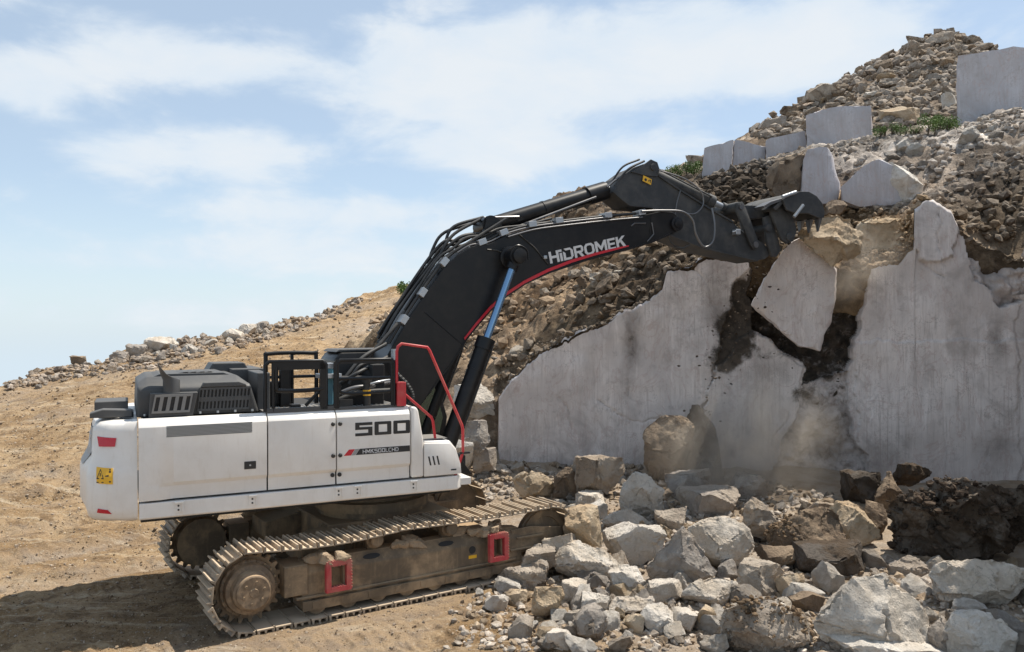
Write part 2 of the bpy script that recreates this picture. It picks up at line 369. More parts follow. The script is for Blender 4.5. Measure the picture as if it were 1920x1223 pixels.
# ------------------------------------------------------------------ terrain
def rbf_fit(pts):
    A = np.array(pts, float); n = len(A)
    D = np.hypot(A[:, None, 0] - A[None, :, 0], A[:, None, 1] - A[None, :, 1])
    K = np.zeros((n + 3, n + 3)); K[:n, :n] = D + np.eye(n) * -.15; K[:n, n] = 1; K[:n, n + 1:] = A[:, :2]; K[n, :n] = 1; K[n + 1:, :n] = A[:, :2].T
    w = np.linalg.solve(K, np.concatenate([A[:, 2], np.zeros(3)]))
    def f(X, Y):
        X = np.asarray(X, float); Y = np.asarray(Y, float); s = w[n] + w[n + 1] * X + w[n + 2] * Y
        for i in range(n): s = s + w[i] * np.hypot(X - A[i, 0], Y - A[i, 1])
        return s
    return f
def P3(l): return [tuple(px(*p)) for p in l]
floor_pts = P3([(0, 748, 26), (100, 714, 28), (200, 692, 29), (300, 664, 31), (400, 656, 33), (480, 630, 35), (600, 602, 38), (700, 552, 42), (790, 527, 45),
                (600, 640, 28), (450, 680, 24), (250, 730, 22), (60, 800, 19.5), (60, 760, 23)]) + [
    (-7.1, 11.2, 0), (-5.5, 12.4, 0), (-10, 14, .12), (-9, 9, -.05), (-5, 9, 0), (-3, 9, 0), (0, 9, 0), (-2.2, 12.4, 0), (0, 11, 0), (-4, 14.5, .05), (0, 14, 0), (-7, 15.5, .25),
    (2, 13.3, .1), (-1, 17, .35), (1, 9.4, 0), (2, 11, .1), (3, 12.5, .22), (3, 15, .45), (0, 17.5, .55), (3, 17, .6), (6, 16, .55), (9, 15, .5), (7, 12, .12), (6, 9.2, 0), (4, 9.4, 0), (8, 9, .1),
    (12, 12, .5), (14, 8, .5), (0, 4, -.05), (-10, 4, -.2), (10, 4, .1), (-20, 8, -.8), (-25, 16, -.5), (-18, 18, .6), (-22, 27, 1.2), (-20, 36, 0), (-12, 44, 1.5), (-4, 58, 3),
    (-34, 24, -3), (-60, 10, -10), (-60, 60, -16), (0, 110, -14), (60, 110, -10), (60, 0, -4), (0, -40, -3), (-60, -40, -10), (6, 30, 3), (12, 22, 1), (20, 30, 4)]
floor_f0 = rbf_fit(floor_pts)
YAW, TH = .5735, -.1252
ORG = np.array([-2.168, 12.398, 0.0])
def to_machine(X, Y):
    a = X - ORG[0]; b = Y - ORG[1]
    return a * math.cos(YAW) + b * math.sin(YAW), -a * math.sin(YAW) + b * math.cos(YAW)
def smooth(x, a, b):
    t = np.clip((x - a) / (b - a), 0, 1); return t * t * (3 - 2 * t)
_bl = [((u - 960) / F, Y) for u, Y in ((-400, 20), (0, 26), (100, 28), (200, 29), (300, 31), (400, 33), (480, 35), (600, 38), (700, 42), (790, 45))]
_bx, _by = [a for a, _ in _bl], [c for _, c in _bl]
def floor_z(X, Y, detail=True):
    X = np.asarray(X, float); Y = np.asarray(Y, float)
    z = np.clip(floor_f0(X, Y), -30, 30)
    xm, ym = to_machine(X, Y)
    flat = (1 - smooth(np.abs(xm), 3.0, 4.6)) * (1 - smooth(np.abs(ym), 1.9, 3.0))
    z = z * (1 - flat)
    if detail:
        q = np.stack([X, Y, X * 0], 1)
        far = np.clip(np.hypot(X, Y) / 16, .6, 2.5)
        z = z + (fbm(q * .5, 3, 3) * .06 + fbm(q * 1.7, 9, 3) * .03 * far + np.maximum(fbm(q * 3.3, 13, 3), 0) * .035 * far + np.maximum(fbm(q * 9, 23, 2), .1) * .03) * (1 - .75 * flat) + fbm(q * 6, 5, 3) * .013 * (1 - .4 * flat)
        # cleat prints left beside and behind the tracks, and old ruts up the ramp
        for yc in (-1.42, 1.42, -2.35, -3.1):
            band = (1 - smooth(np.abs(ym - yc), .27, .34)) * (1 - smooth(xm, 1.2, 2.0)) * smooth(xm, -8.5, -6)
            under = smooth(np.abs(xm), 2.4, 2.8) if yc > -2 else 1.0
            z = z + band * under * (.034 * smooth(np.abs(((xm / .19 + .25 * np.sin(xm * .7)) % 1) - .5) * 2, .45, .75) * (.6 + .5 * fbm(q * 2.2, 19, 2)) - .035)
        berm = np.interp(X / np.maximum(Y, 1), _bx, _by); z = z + np.where(Y > 10, .45, 0) * np.exp(-((Y - berm) / 1.1) ** 2) * (1 - smooth(X / np.maximum(Y, 1), -.22, -.12)) * (.7 + .6 * fbm(q * .8, 15, 3))
        for k in range(5):
            yr = 2.6 + k * 1.25 + .35 * np.sin(xm * .35 + k)
            z = z - .09 * np.exp(-((ym - yr) / .24) ** 2) + .05 * np.exp(-((ym - yr - .45) / .2) ** 2) * smooth(-xm, 1.5, 4)
    return z
def axis(lo, a, b, hi, step, g=1.09, mid=None):
    x = list(np.arange(a, b, step)); s = step
    while x[-1] < hi: s = s * g; x.append(x[-1] + s)
    s = step; y = []; c = a
    while c > lo: s = s * g; c -= s; y.append(c)
    return np.array(y[::-1] + x)
def grid_faces(nx, ny):
    i = np.arange(nx - 1)[None, :] + np.arange(ny - 1)[:, None] * nx
    return np.stack([i, i + 1, i + 1 + nx, i + nx], -1).reshape(-1, 4)
gx = axis(-420, -9.0, 2.6, 420, .025, 1.035); gy = axis(-60, 7.6, 13.2, 420, .025, 1.025)
GX, GY = np.meshgrid(gx, gy)
gz = floor_z(GX.ravel(), GY.ravel())
ground = mesh_np('ground', np.stack([GX.ravel(), GY.ravel(), gz], 1), grid_faces(len(gx), len(gy)), SOIL, smooth=True)
tag(ground, kind='structure')
# crushed pale stone strewn at the foot of the face and in streaks over the ramp (what the soil is made of there)
xm, ym = to_machine(GX.ravel(), GY.ravel())
tone = smooth(GX.ravel() + .35 * (GY.ravel() - 11), -.4, 1.6) * (1 - smooth(GY.ravel(), 30, 34)) * .9
tone = np.maximum(tone, .35 * smooth(fbm(np.stack([GX.ravel() * .35, GY.ravel() * .35, 0 * gz], 1), 21, 3), .1, .5))
for k in range(5):       # packed pale wheel and track lanes up the ramp
    yr = 2.6 + k * 1.25 + .35 * np.sin(xm * .35 + k)
    tone = np.maximum(tone, .75 * np.exp(-((ym - yr) / .28) ** 2) * smooth(ym, 1.5, 2.6) * np.clip(.6 + fbm(np.stack([xm * .5, ym * 2.5, 0 * xm], 1), 25, 3), 0, 1))
a_ = ground.data.attributes.new('tone', 'FLOAT', 'POINT'); a_.data.foreach_set('value', tone.astype(np.float32))

# ---- line of the quarry face in plan: (x, y) from its free end to where it turns towards the camera beyond the frame
FACE = [tuple(px(935, 620, 18.6)[:2]), tuple(px(1480, 620, 17.15)[:2]), tuple(px(1925, 620, 15.9)[:2]), (9.6, 12.8), (8.4, 10.9), (7.6, 8.2)]
seg = np.array(FACE); segl = np.hypot(*(seg[1:] - seg[:-1]).T); cum = np.concatenate([[0], np.cumsum(segl)])
def face_at(s):
    return np.stack([np.interp(s, cum, seg[:, 0]), np.interp(s, cum, seg[:, 1])], -1)
def face_Y_of_u(u):
    ss = np.linspace(0, cum[2], 400); p = face_at(ss); uu = 960 + F * p[:, 0] / p[:, 1]
    return np.interp(u, uu, p[:, 1]), np.interp(u, uu, ss)
top_px = [(928, 742), (945, 728), (985, 690), (1010, 662), (1060, 630), (1105, 614), (1150, 600), (1200, 572), (1225, 556), (1243, 538), (1252, 505), (1290, 496), (1312, 488), (1345, 478), (1392, 480), (1430, 482), (1470, 480),
          (1520, 480), (1560, 500), (1600, 508), (1640, 494), (1690, 492), (1716, 470), (1710, 432), (1716, 400), (1735, 379), (1765, 380), (1785, 392), (1800, 428), (1830, 452), (1860, 470), (1890, 478), (1925, 486)]
tp_s, tp_z = [], []
for (u, v) in top_px:
    Yf, sf = face_Y_of_u(u); tp_s.append(float(sf)); tp_z.append(float(px(u, v, float(Yf))[2]))
tp_s += [cum[2] + .6, cum[3], cum[4], cum[5]]; tp_z += [6.0, 8.2, 8.4, 7.0]
def face_top(s): return np.interp(s, tp_s, tp_z)
def jagf(s): return fbm(np.stack([s * 3.2, s * 0, s * 0], 1), 71, 4) * .07 + np.abs(fbm(np.stack([s * 9, s * 0, s * 0], 1), 77, 3)) * .03

# ---- hillside above the face
hp = [(u, v, float(face_Y_of_u(u)[0]) + .25) for (u, v) in top_px[1::2]]
hp += [(800, 700, 21), (860, 722, 19.6), (880, 880, 17.8), (840, 905, 16.3), (700, 640, 24.5), (650, 650, 26), (760, 600, 26), (800, 531, 36), (780, 562, 31), (720, 690, 21), (900, 470, 32), (950, 655, 20.2), (1000, 580, 21.5),
       (1000, 400, 29), (1060, 371, 28), (1150, 350, 28), (1240, 335, 30), (1280, 330, 31), (1305, 310, 33), (1100, 505, 21.8), (1200, 455, 20.8), (1290, 405, 22), (1060, 455, 25), (1180, 395, 25), (1060, 570, 19.9),
       (1300, 432, 19.8), (1390, 405, 19.8), (1400, 352, 22), (1330, 337, 25), (1430, 312, 22), (1450, 302, 23), (1500, 292, 23), (1560, 281, 23.5), (1640, 266, 24), (1700, 257, 24), (1795, 240, 22.5), (1860, 226, 21), (1920, 215, 20.5),
       (1500, 402, 18.8), (1560, 405, 18.6), (1640, 396, 18.3), (1560, 342, 20.3), (1700, 332, 19.8), (1745, 372, 17.3), (1800, 352, 18), (1850, 322, 18.5), (1920, 292, 18.5), (1900, 402, 17), (1830, 400, 16.9), (1380, 325, 27), (1320, 335, 27),
       (1640, 242, 30), (1500, 268, 29), (1790, 232, 30), (1400, 262, 38), (1480, 212, 41), (1560, 162, 43), (1650, 112, 45), (1730, 74, 46), (1770, 66, 46), (1800, 74, 46), (1850, 98, 45), (1920, 118, 44), (1700, 155, 39), (1600, 215, 35), (1760, 165, 37), (1900, 165, 37),
       (2050, 200, 20.5), (2150, 130, 26), (2250, 200, 44), (2050, 330, 17)]
hill_pts = P3(hp) + [(22, 75, 6), (40, 70, 4), (5, 62, 4), (-6, 60, 2), (60, 60, 4), (45, 40, 8), (12.5, 13, 9), (11, 9.5, 8.6), (22, 12, 9), (30, 22, 11), (16, 7, 6), (-8, 30, 1.0), (-6, 24, .6), (-4, 18, -.6), (-3, 16, -1.2), (-1, 15.5, -.6), (-8, 40, 3.0), (-9, 50, 0)]
hill_f0 = rbf_fit(hill_pts)
def hill_z(X, Y, detail=True):
    X = np.asarray(X, float); Y = np.asarray(Y, float); z = hill_f0(X, Y)
    if detail:
        q = np.stack([X, Y, z * .5], 1)
        z = z + fbm(q * .55, 31, 3) * .16 + fbm(q * 1.9, 35, 3) * .12 + np.abs(fbm(q * 4.2, 38, 3)) * .12 + np.maximum(fbm(q * 7, 41, 3), 0) * .06
    return z
# rows run back from the face; columns along it, then on past its free end
cs = np.concatenate([np.arange(-9.5, 0, .09), np.arange(0, cum[2] + 1, .045), np.arange(cum[2] + 1, cum[5], .3)])
d0 = (seg[1] - seg[0]) / segl[0]
base_xy = np.where((cs < 0)[:, None], seg[0] + cs[:, None] * d0, face_at(np.clip(cs, 0, cum[5])))
rays = np.stack([base_xy[:, 0] / base_xy[:, 1], np.ones(len(cs))], 1); rays /= np.linalg.norm(rays, axis=1)[:, None]
bend = np.clip((cs - cum[2]) / 4, 0, 1)[:, None]
rays = rays * (1 - bend) + np.array([1.0, .45]) * bend; rays /= np.linalg.norm(rays, axis=1)[:, None]
ts = axis(0.0, 0.12, 9, 48, .06, 1.03)
HX = base_xy[:, 0][None] + ts[:, None] * rays[:, 0][None]; HY = base_xy[:, 1][None] + ts[:, None] * rays[:, 1][None]
hz = hill_z(HX.ravel(), HY.ravel()).reshape(HX.shape)
lip = (face_top(cs) + jagf(np.maximum(cs, 0)) - .02 + fbm(np.stack([cs * 2.1, cs * 0, cs * 0], 1), 79, 3) * .06)[None]
k = np.where(cs[None] >= 0, np.exp(-(ts[:, None] / .5) ** 2), 0)
hz = hz * (1 - k) + lip * k
HX = np.vstack([HX[9], HX]); HY = np.vstack([HY[9], HY]); hz = np.vstack([np.where(cs >= 0, hz[0] - .9, hz[0] - 2.2), hz]); ts = np.concatenate([[0], ts])
HV = np.stack([HX.ravel(), HY.ravel(), hz.ravel()], 1)
hill = mesh_np('hillside', HV, grid_faces(len(cs), len(ts)), HILL, smooth=True); tag(hill, kind='structure')
tone_pts = [((760, 600, 26), (.36, .27, .18)), ((700, 640, 24.5), (.40, .31, .21)), ((950, 655, 20.2), (.25, .185, .125)), ((880, 800, 18), (.30, .25, .2)), ((1100, 505, 21.8), (.22, .155, .10)), ((1200, 455, 20.8), (.20, .145, .09)), ((1060, 560, 20.2), (.24, .175, .115)),
            ((1200, 560, 19), (.07, .052, .036)), ((1060, 630, 18.9), (.10, .075, .05)), ((1060, 371, 28), (.13, .095, .065)), ((1000, 400, 29), (.15, .11, .075)), ((1300, 432, 19.8), (.115, .085, .055)), ((1390, 405, 19.8), (.07, .052, .034)), ((1400, 352, 22), (.058, .043, .029)), ((1330, 337, 25), (.06, .045, .03)),
            ((1480, 420, 18), (.10, .072, .045)), ((1560, 405, 18.6), (.24, .165, .09)), ((1640, 440, 17.6), (.27, .185, .105)), ((1560, 480, 17.2), (.24, .17, .10)), ((1690, 470, 17), (.27, .19, .11)), ((1500, 292, 23), (.34, .31, .28)), ((1560, 342, 20.3), (.30, .27, .25)), ((1640, 266, 24), (.36, .33, .30)), ((1700, 332, 19.8), (.42, .39, .36)), ((1750, 300, 19.5), (.40, .37, .34)),
            ((1860, 260, 20), (.36, .33, .30)), ((1920, 250, 19), (.36, .33, .3)), ((1800, 352, 18), (.24, .205, .175)), ((1850, 352, 17.8), (.15, .12, .095)), ((1900, 402, 17), (.09, .07, .05)), ((1920, 350, 17.5), (.10, .08, .06)), ((1860, 455, 16.6), (.11, .085, .06)), ((1745, 372, 17.3), (.28, .23, .18)), ((1640, 240, 30), (.22, .19, .155)),
            ((1560, 160, 43), (.24, .2, .165)), ((1770, 66, 46), (.26, .22, .18)), ((1800, 165, 37), (.23, .195, .16)), ((1400, 262, 38), (.22, .18, .14)), ((800, 531, 36), (.33, .25, .17))]
tpn = np.array([px(*p) for p, _ in tone_pts]); tcn = np.array([c for _, c in tone_pts]) * 1.22
def tone_at(V):
    w = 1 / (((V[:, None, :2] - tpn[None, :, :2]) ** 2).sum(-1) / np.maximum(1, (V[:, 1] / 20) ** 2)[:, None] + .05) ** 2
    return (w @ tcn) / w.sum(1)[:, None]
wob = np.stack([fbm(HV * .8, 51, 3), fbm(HV * .8, 57, 3), 0 * HV[:, 0]], 1) * .45
pt_ = fbm(HV * .9, 61, 4); hc = tone_at(HV + wob) * (1 + .55 * np.clip(pt_, -1, 1))[:, None]
set_col(hill, 'tone', np.clip(hc * np.where((fbm(HV * .5 + 9, 66, 3) > .28)[:, None], np.array([.55, .5, .45]), 1), 0, 1))

LX, LY = np.arange(-32, 44, .2), np.arange(5, 62, .2)
_mx, _my = np.meshgrid(LX, LY)
LF = floor_z(_mx.ravel(), _my.ravel()).reshape(_mx.shape); LH = hill_z(_mx.ravel(), _my.ravel()).reshape(_mx.shape)
def look(T, X, Y):
    a = np.clip((X - LX[0]) / .2, 0, len(LX) - 1.001); c = np.clip((Y - LY[0]) / .2, 0, len(LY) - 1.001); i = a.astype(int); j = c.astype(int); a = a - i; c = c - j
    return (T[j, i] * (1 - a) + T[j, i + 1] * a) * (1 - c) + (T[j + 1, i] * (1 - a) + T[j + 1, i + 1] * a) * c
def hit(u, v):
    """first place where the line of sight (u, v) meets the ground or the hillside"""
    d = FW + RT * (u - 960) / F - UP * (v - 611.5) / F; d = d / d[1]
    Y = np.arange(6, 60, .04); X = d[0] * Y; Z = CAM_H + d[2] * Y
    fy = float(np.interp(u, _fu, _fy))
    fz = look(LF, X, Y); hzv = look(LH, X, Y)
    behind = (Y > fy) & (u > 700)
    g = np.where(behind, np.maximum(hzv, np.where(u > 935, -99, fz)), fz)
    k = np.nonzero(Z <= g)[0]
    if len(k) == 0: return None
    Yh = Y[k[0]]; return np.array([d[0] * Yh, Yh, g[k[0]]])
_fu = 960 + F * base_xy[:, 0] / base_xy[:, 1]; o_ = np.argsort(_fu); _fu = _fu[o_]; _fy = base_xy[:, 1][o_]

# ---- the sawn face itself: one sheet of real relief, its broken pocket set back
ns, nz_ = 470, 250
S = np.concatenate([np.linspace(0, cum[2] + .25, ns), np.linspace(cum[2] + .3, cum[5], 60)])
tz = np.linspace(0, 1, nz_)
pxy = face_at(S); tan = np.gradient(pxy, axis=0); tan /= np.linalg.norm(tan, axis=1)[:, None]
nrm = np.stack([tan[:, 1], -tan[:, 0]], 1)      # out of the face, to the camera side
nrm = np.where((nrm[:, 1] > 0)[:, None], -nrm, nrm)
jag = jagf(S)
topz = face_top(S) + jag
Zg = -.6 + tz[:, None] * (topz[None] + .6)
PX = np.broadcast_to(pxy[:, 0][None], Zg.shape); PY = np.broadcast_to(pxy[:, 1][None], Zg.shape)
def inpoly(x, y, poly):
    c = np.zeros(x.shape, bool); n = len(poly)
    for i in range(n):
        (x1, y1), (x2, y2) = poly[i], poly[(i + 1) % n]
        if y1 == y2: continue
        c ^= ((y1 > y) != (y2 > y)) & (x < (x2 - x1) * (y - y1) / (y2 - y1) + x1)
    return c
pts = np.stack([PX.ravel(), PY.ravel(), Zg.ravel()], 1)
U, V_ = to_px(pts); wob = fbm(pts * 2.2, 81, 4); U2 = U + wob * 9; V2 = V_ + fbm(pts * 2.2, 87, 4) * 9
depth = np.zeros(len(pts))
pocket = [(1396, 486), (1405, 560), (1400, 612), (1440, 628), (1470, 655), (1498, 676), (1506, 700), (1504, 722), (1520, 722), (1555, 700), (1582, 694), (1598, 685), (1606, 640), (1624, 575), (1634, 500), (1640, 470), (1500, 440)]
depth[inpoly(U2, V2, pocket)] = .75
low = [(1504, 722), (1498, 770), (1470, 830), (1440, 890), (1425, 960), (1640, 960), (1610, 840), (1592, 760), (1592, 694), (1540, 700)]
depth[inpoly(U2, V2, low)] = .30
gap = [(1404, 490), (1384, 520), (1366, 580), (1345, 640), (1338, 690), (1332, 730), (1322, 760), (1318, 900), (1330, 900), (1336, 770), (1360, 715), (1385, 660), (1410, 612), (1412, 540)]
depth[inpoly(U2, V2, gap)] = .16
lowblock = [(1330, 735), (1345, 690), (1400, 620), (1440, 632), (1500, 690), (1500, 765), (1440, 890), (1425, 940), (1318, 940)]
depth[inpoly(U2, V2, lowblock)] = -.07
knob = [(1724, 486), (1706, 430), (1716, 385), (1770, 372), (1795, 420), (1780, 480)]
depth[inpoly(U2, V2, knob)] = -.10
bitten = [(1795, 420), (1830, 455), (1925, 480), (1925, 560), (1880, 570), (1850, 540), (1820, 500)]
m_ = inpoly(U2, V2, bitten); depth[m_] = .20 + .22 * fbm(pts[m_] * 2.2, 91, 4)
crack = np.zeros(len(pts))
for pl in ([(1604, 652), (1624, 690), (1633, 760), (1622, 850), (1628, 950)], [(1334, 735), (1322, 800), (1318, 940)], [(1903, 480), (1907, 640), (1911, 780), (1915, 950)], [(1840, 540), (1870, 556), (1900, 566)], [(1905, 770), (1868, 815), (1845, 870)], [(1010, 700), (1065, 760), (1080, 860)], [(1190, 590), (1180, 650), (1186, 740)], [(1725, 490), (1770, 520), (1790, 510)], [(1680, 500), (1668, 570), (1640, 660)],
           [(1290, 500), (1330, 545), (1345, 600)], [(1480, 770), (1455, 820), (1436, 900)], [(1760, 400), (1752, 450), (1768, 500)], [(1130, 760), (1200, 790), (1260, 780)]):
    for (x1, y1), (x2, y2) in zip(pl, pl[1:]):
        L2 = (x2 - x1) ** 2 + (y2 - y1) ** 2; tt = np.clip(((U2 - x1) * (x2 - x1) + (V2 - y1) * (y2 - y1)) / L2, 0, 1)
        crack = np.maximum(crack, np.exp(-((U2 - x1 - tt * (x2 - x1)) ** 2 + (V2 - y1 - tt * (y2 - y1)) ** 2) / 1.7 ** 2))
crack *= np.clip(.55 + fbm(pts * 1.3, 103, 3), 0, 1)
depth += .035 * crack + np.where(U2 > 1906, .03, 0) + np.where((U2 > 1604 + (V2 - 650) * .06) & (V2 > 640), -.05, 0)
depth = depth + fbm(pts * .7, 93, 3) * .06 + fbm(pts * np.array([4, 4, .5]), 95, 3) * .012 + np.where(depth > .2, fbm(pts * 2.4, 97, 4) * .16, 0)
edge = np.clip((Zg.ravel() - np.broadcast_to(topz[None], Zg.shape).ravel()) / .07 + 1, 0, 1)
depth = depth + edge * (.03 + .10 * np.abs(fbm(pts * 3, 99, 3)))
N2 = np.broadcast_to(nrm[None], Zg.shape + (2,)).reshape(-1, 2)
WV = pts.copy(); WV[:, :2] -= N2 * depth[:, None]
nS = len(S)
# return at the free end and a back row so the face is a body with thickness
back = WV.reshape(nz_, nS, 3)
side = np.stack([back[:, 0] + np.array([-.16 * q, 1.3 * q, 0]) for q in np.linspace(1, .06, 12)], 1)
allv = np.concatenate([side, back], 1)
wall = mesh_np('quarry_face', allv.reshape(-1, 3), grid_faces(nS + 12, nz_), MARB, smooth=True)
tag(wall, 'tall sawn grey marble quarry face with a broken dark pocket beside the bucket', 'rock face')
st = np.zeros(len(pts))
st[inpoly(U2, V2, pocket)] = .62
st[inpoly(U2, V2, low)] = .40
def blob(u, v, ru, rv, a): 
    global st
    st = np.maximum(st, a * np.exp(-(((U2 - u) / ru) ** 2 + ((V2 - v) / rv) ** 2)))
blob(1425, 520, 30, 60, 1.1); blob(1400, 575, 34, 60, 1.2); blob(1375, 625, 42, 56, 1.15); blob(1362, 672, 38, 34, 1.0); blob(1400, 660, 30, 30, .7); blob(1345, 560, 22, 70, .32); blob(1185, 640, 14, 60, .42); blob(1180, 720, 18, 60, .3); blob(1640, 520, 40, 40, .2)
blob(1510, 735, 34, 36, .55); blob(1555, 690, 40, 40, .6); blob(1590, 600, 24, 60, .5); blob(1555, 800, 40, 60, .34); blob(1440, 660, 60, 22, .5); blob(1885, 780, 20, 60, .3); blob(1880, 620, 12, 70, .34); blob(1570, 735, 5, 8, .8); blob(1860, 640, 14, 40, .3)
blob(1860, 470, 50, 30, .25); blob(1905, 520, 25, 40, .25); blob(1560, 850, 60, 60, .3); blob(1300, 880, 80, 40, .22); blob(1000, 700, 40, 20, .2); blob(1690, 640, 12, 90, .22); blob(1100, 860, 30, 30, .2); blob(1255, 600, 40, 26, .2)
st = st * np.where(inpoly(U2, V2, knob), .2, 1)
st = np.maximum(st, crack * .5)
gr = np.zeros(len(pts))
for (u, v, ru, rv, a) in ((1345, 560, 40, 90, .55), (1300, 620, 40, 60, .25), (1185, 650, 22, 70, .6), (1180, 740, 26, 70, .4), (1440, 700, 60, 50, .4), (1560, 640, 40, 130, .5), (1560, 820, 60, 110, .6), (1640, 560, 30, 90, .3), (1480, 830, 40, 60, .35), (1000, 780, 60, 60, .22), (1060, 880, 90, 30, .35), (1260, 880, 80, 40, .4),
                      (1690, 560, 14, 110, .3), (1735, 660, 12, 140, .25), (1800, 600, 20, 120, .25), (1870, 640, 22, 60, .55), (1840, 720, 16, 50, .3), (1780, 760, 60, 60, .2), (1700, 830, 60, 50, .35), (1860, 850, 50, 50, .35), (1650, 860, 50, 60, .5), (1870, 520, 50, 40, .45), (1250, 560, 60, 22, .3), (1120, 625, 60, 18, .25), (1100, 700, 24, 60, .2), (1520, 560, 60, 60, .1)):
    gr = np.maximum(gr, a * np.exp(-(((U2 - u) / ru) ** 2 + ((V2 - v) / rv) ** 2)))
sta = np.concatenate([np.zeros((nz_, 12)), st.reshape(nz_, nS)], 1).ravel()
a_ = wall.data.attributes.new('grime', 'FLOAT', 'POINT'); a_.data.foreach_set('value', np.concatenate([np.zeros((nz_, 12)), gr.reshape(nz_, nS)], 1).ravel().astype(np.float32))
a_ = wall.data.attributes.new('stain', 'FLOAT', 'POINT'); a_.data.foreach_set('value', sta.astype(np.float32))

# ------------------------------------------------------------------ rocks
_ico = {}
def ico(sub):
    if sub not in _ico:
        bm = bmesh.new(); bmesh.ops.create_icosphere(bm, subdivisions=sub, radius=1); bm.verts.ensure_lookup_table()
        _ico[sub] = (np.array([v.co[:] for v in bm.verts]), np.array([[v.index for v in f.verts] for f in bm.faces])); bm.free()
        d = _ico[sub][0]; d /= np.linalg.norm(d, axis=1)[:, None]
    return _ico[sub]
def unit(v): return v / np.linalg.norm(v, axis=-1, keepdims=True)
def rock_verts(seed, dims, sub=3, rough=.05, outline=None):
    """a boulder broken along flat planes, then chipped and stepped; centred, of the given size.
    outline: polygon of (x, z) in -1..1 that its silhouette follows"""
    g = np.random.default_rng(seed); pl = []
    if outline is None:
        for _ in range(13):
            n = unit(g.normal(size=3)); pl.append((n, g.uniform(.60, 1.02) * (abs(n[0]) + abs(n[1]) + abs(n[2])) * .66))
    else:
        P_ = np.array(outline, float)
        a2 = sum(P_[i][0] * P_[(i + 1) % len(P_)][1] - P_[(i + 1) % len(P_)][0] * P_[i][1] for i in range(len(P_)))
        if a2 < 0: P_ = P_[::-1]
        for i in range(len(P_)):
            e = P_[(i + 1) % len(P_)] - P_[i]; nn = np.array([e[1], -e[0]]); nn /= np.linalg.norm(nn); off = nn @ P_[i]
            for ty in (g.uniform(-1.3, -.35), g.uniform(.2, .8)):
                q = np.array([nn[0], ty, nn[1]]); L = np.linalg.norm(q); pl.append((q / L, max(off, .12) / L))
        for _ in range(7):
            q = np.array([g.normal() * .6, -1 if g.random() < .75 else 1, g.normal() * .6]); q /= np.linalg.norm(q); pl.append((q, g.uniform(.45, .85)))
    bm = bmesh.new(); bmesh.ops.create_cube(bm, size=2)
    for n, d in pl:
        r = bmesh.ops.bisect_plane(bm, geom=bm.verts[:] + bm.edges[:] + bm.faces[:], plane_co=n * d, plane_no=n, clear_outer=True, dist=1e-5)
        es = [e for e in r['geom_cut'] if isinstance(e, bmesh.types.BMEdge)]
        if len(es) > 2: bmesh.ops.edgenet_fill(bm, edges=es)
    co = np.array([v.co[:] for v in bm.verts])
    if outline is None:
        lo_, hi = co.min(0), co.max(0); co = (co - (lo_ + hi) / 2) / ((hi - lo_) / 2)
    co = co * np.array(dims) / 2
    for v, p in zip(bm.verts, co): v.co = p
    bmesh.ops.remove_doubles(bm, verts=bm.verts, dist=float(np.mean(dims)) * .03)
    bmesh.ops.triangulate(bm, faces=bm.faces[:])
    s = float(np.mean(dims)); step = s / {2: 3.2, 3: 8, 4: 15, 5: 28}[sub]
    for _ in range(8):
        es = [e for e in bm.edges if (e.verts[0].co - e.verts[1].co).length_squared > (step * 1.4) ** 2]
        if not es: break
        bmesh.ops.subdivide_edges(bm, edges=es, cuts=1); bmesh.ops.triangulate(bm, faces=[f for f in bm.faces if len(f.verts) > 3])
    bm.normal_update(); bm.verts.ensure_lookup_table(); bm.verts.index_update()
    co = np.array([v.co[:] for v in bm.verts]); no = np.array([v.normal[:] for v in bm.verts]); T = np.array([[v.index for v in f.verts] for f in bm.faces])
    crisp = np.zeros(len(co))
    for e in bm.edges:
        if len(e.link_faces) == 2 and e.link_faces[0].normal.dot(e.link_faces[1].normal) < .86: crisp[e.verts[0].index] = crisp[e.verts[1].index] = 1
    bm.free(); q = co / s
    w = q + np.stack([fbm(q * 3 + seed, 7, 2), fbm(q * 3 + seed, 8, 2), fbm(q * 3 + seed, 9, 2)], 1) * .10
    cells = g.uniform(-.6, .6, (16 if sub > 3 else 9, 3)); lev = g.uniform(0, 1, len(cells)) ** 1.6
    near = ((w[:, None] - cells[None]) ** 2).sum(-1).argmin(1)
    disp = -lev[near] * rough * .95
    disp += fbm(q * 2.2 + seed * 3.7, seed % 97, 4, .58) * rough * .42
    disp -= crisp * np.abs(fbm(q * 5 + seed, seed % 83, 3)) * rough * .75
    if sub >= 4: disp += fbm(q * 13 + seed, seed % 71, 3, .6) * rough * .16
    return co + no * (disp * s)[:, None], T
n_rocks = 0
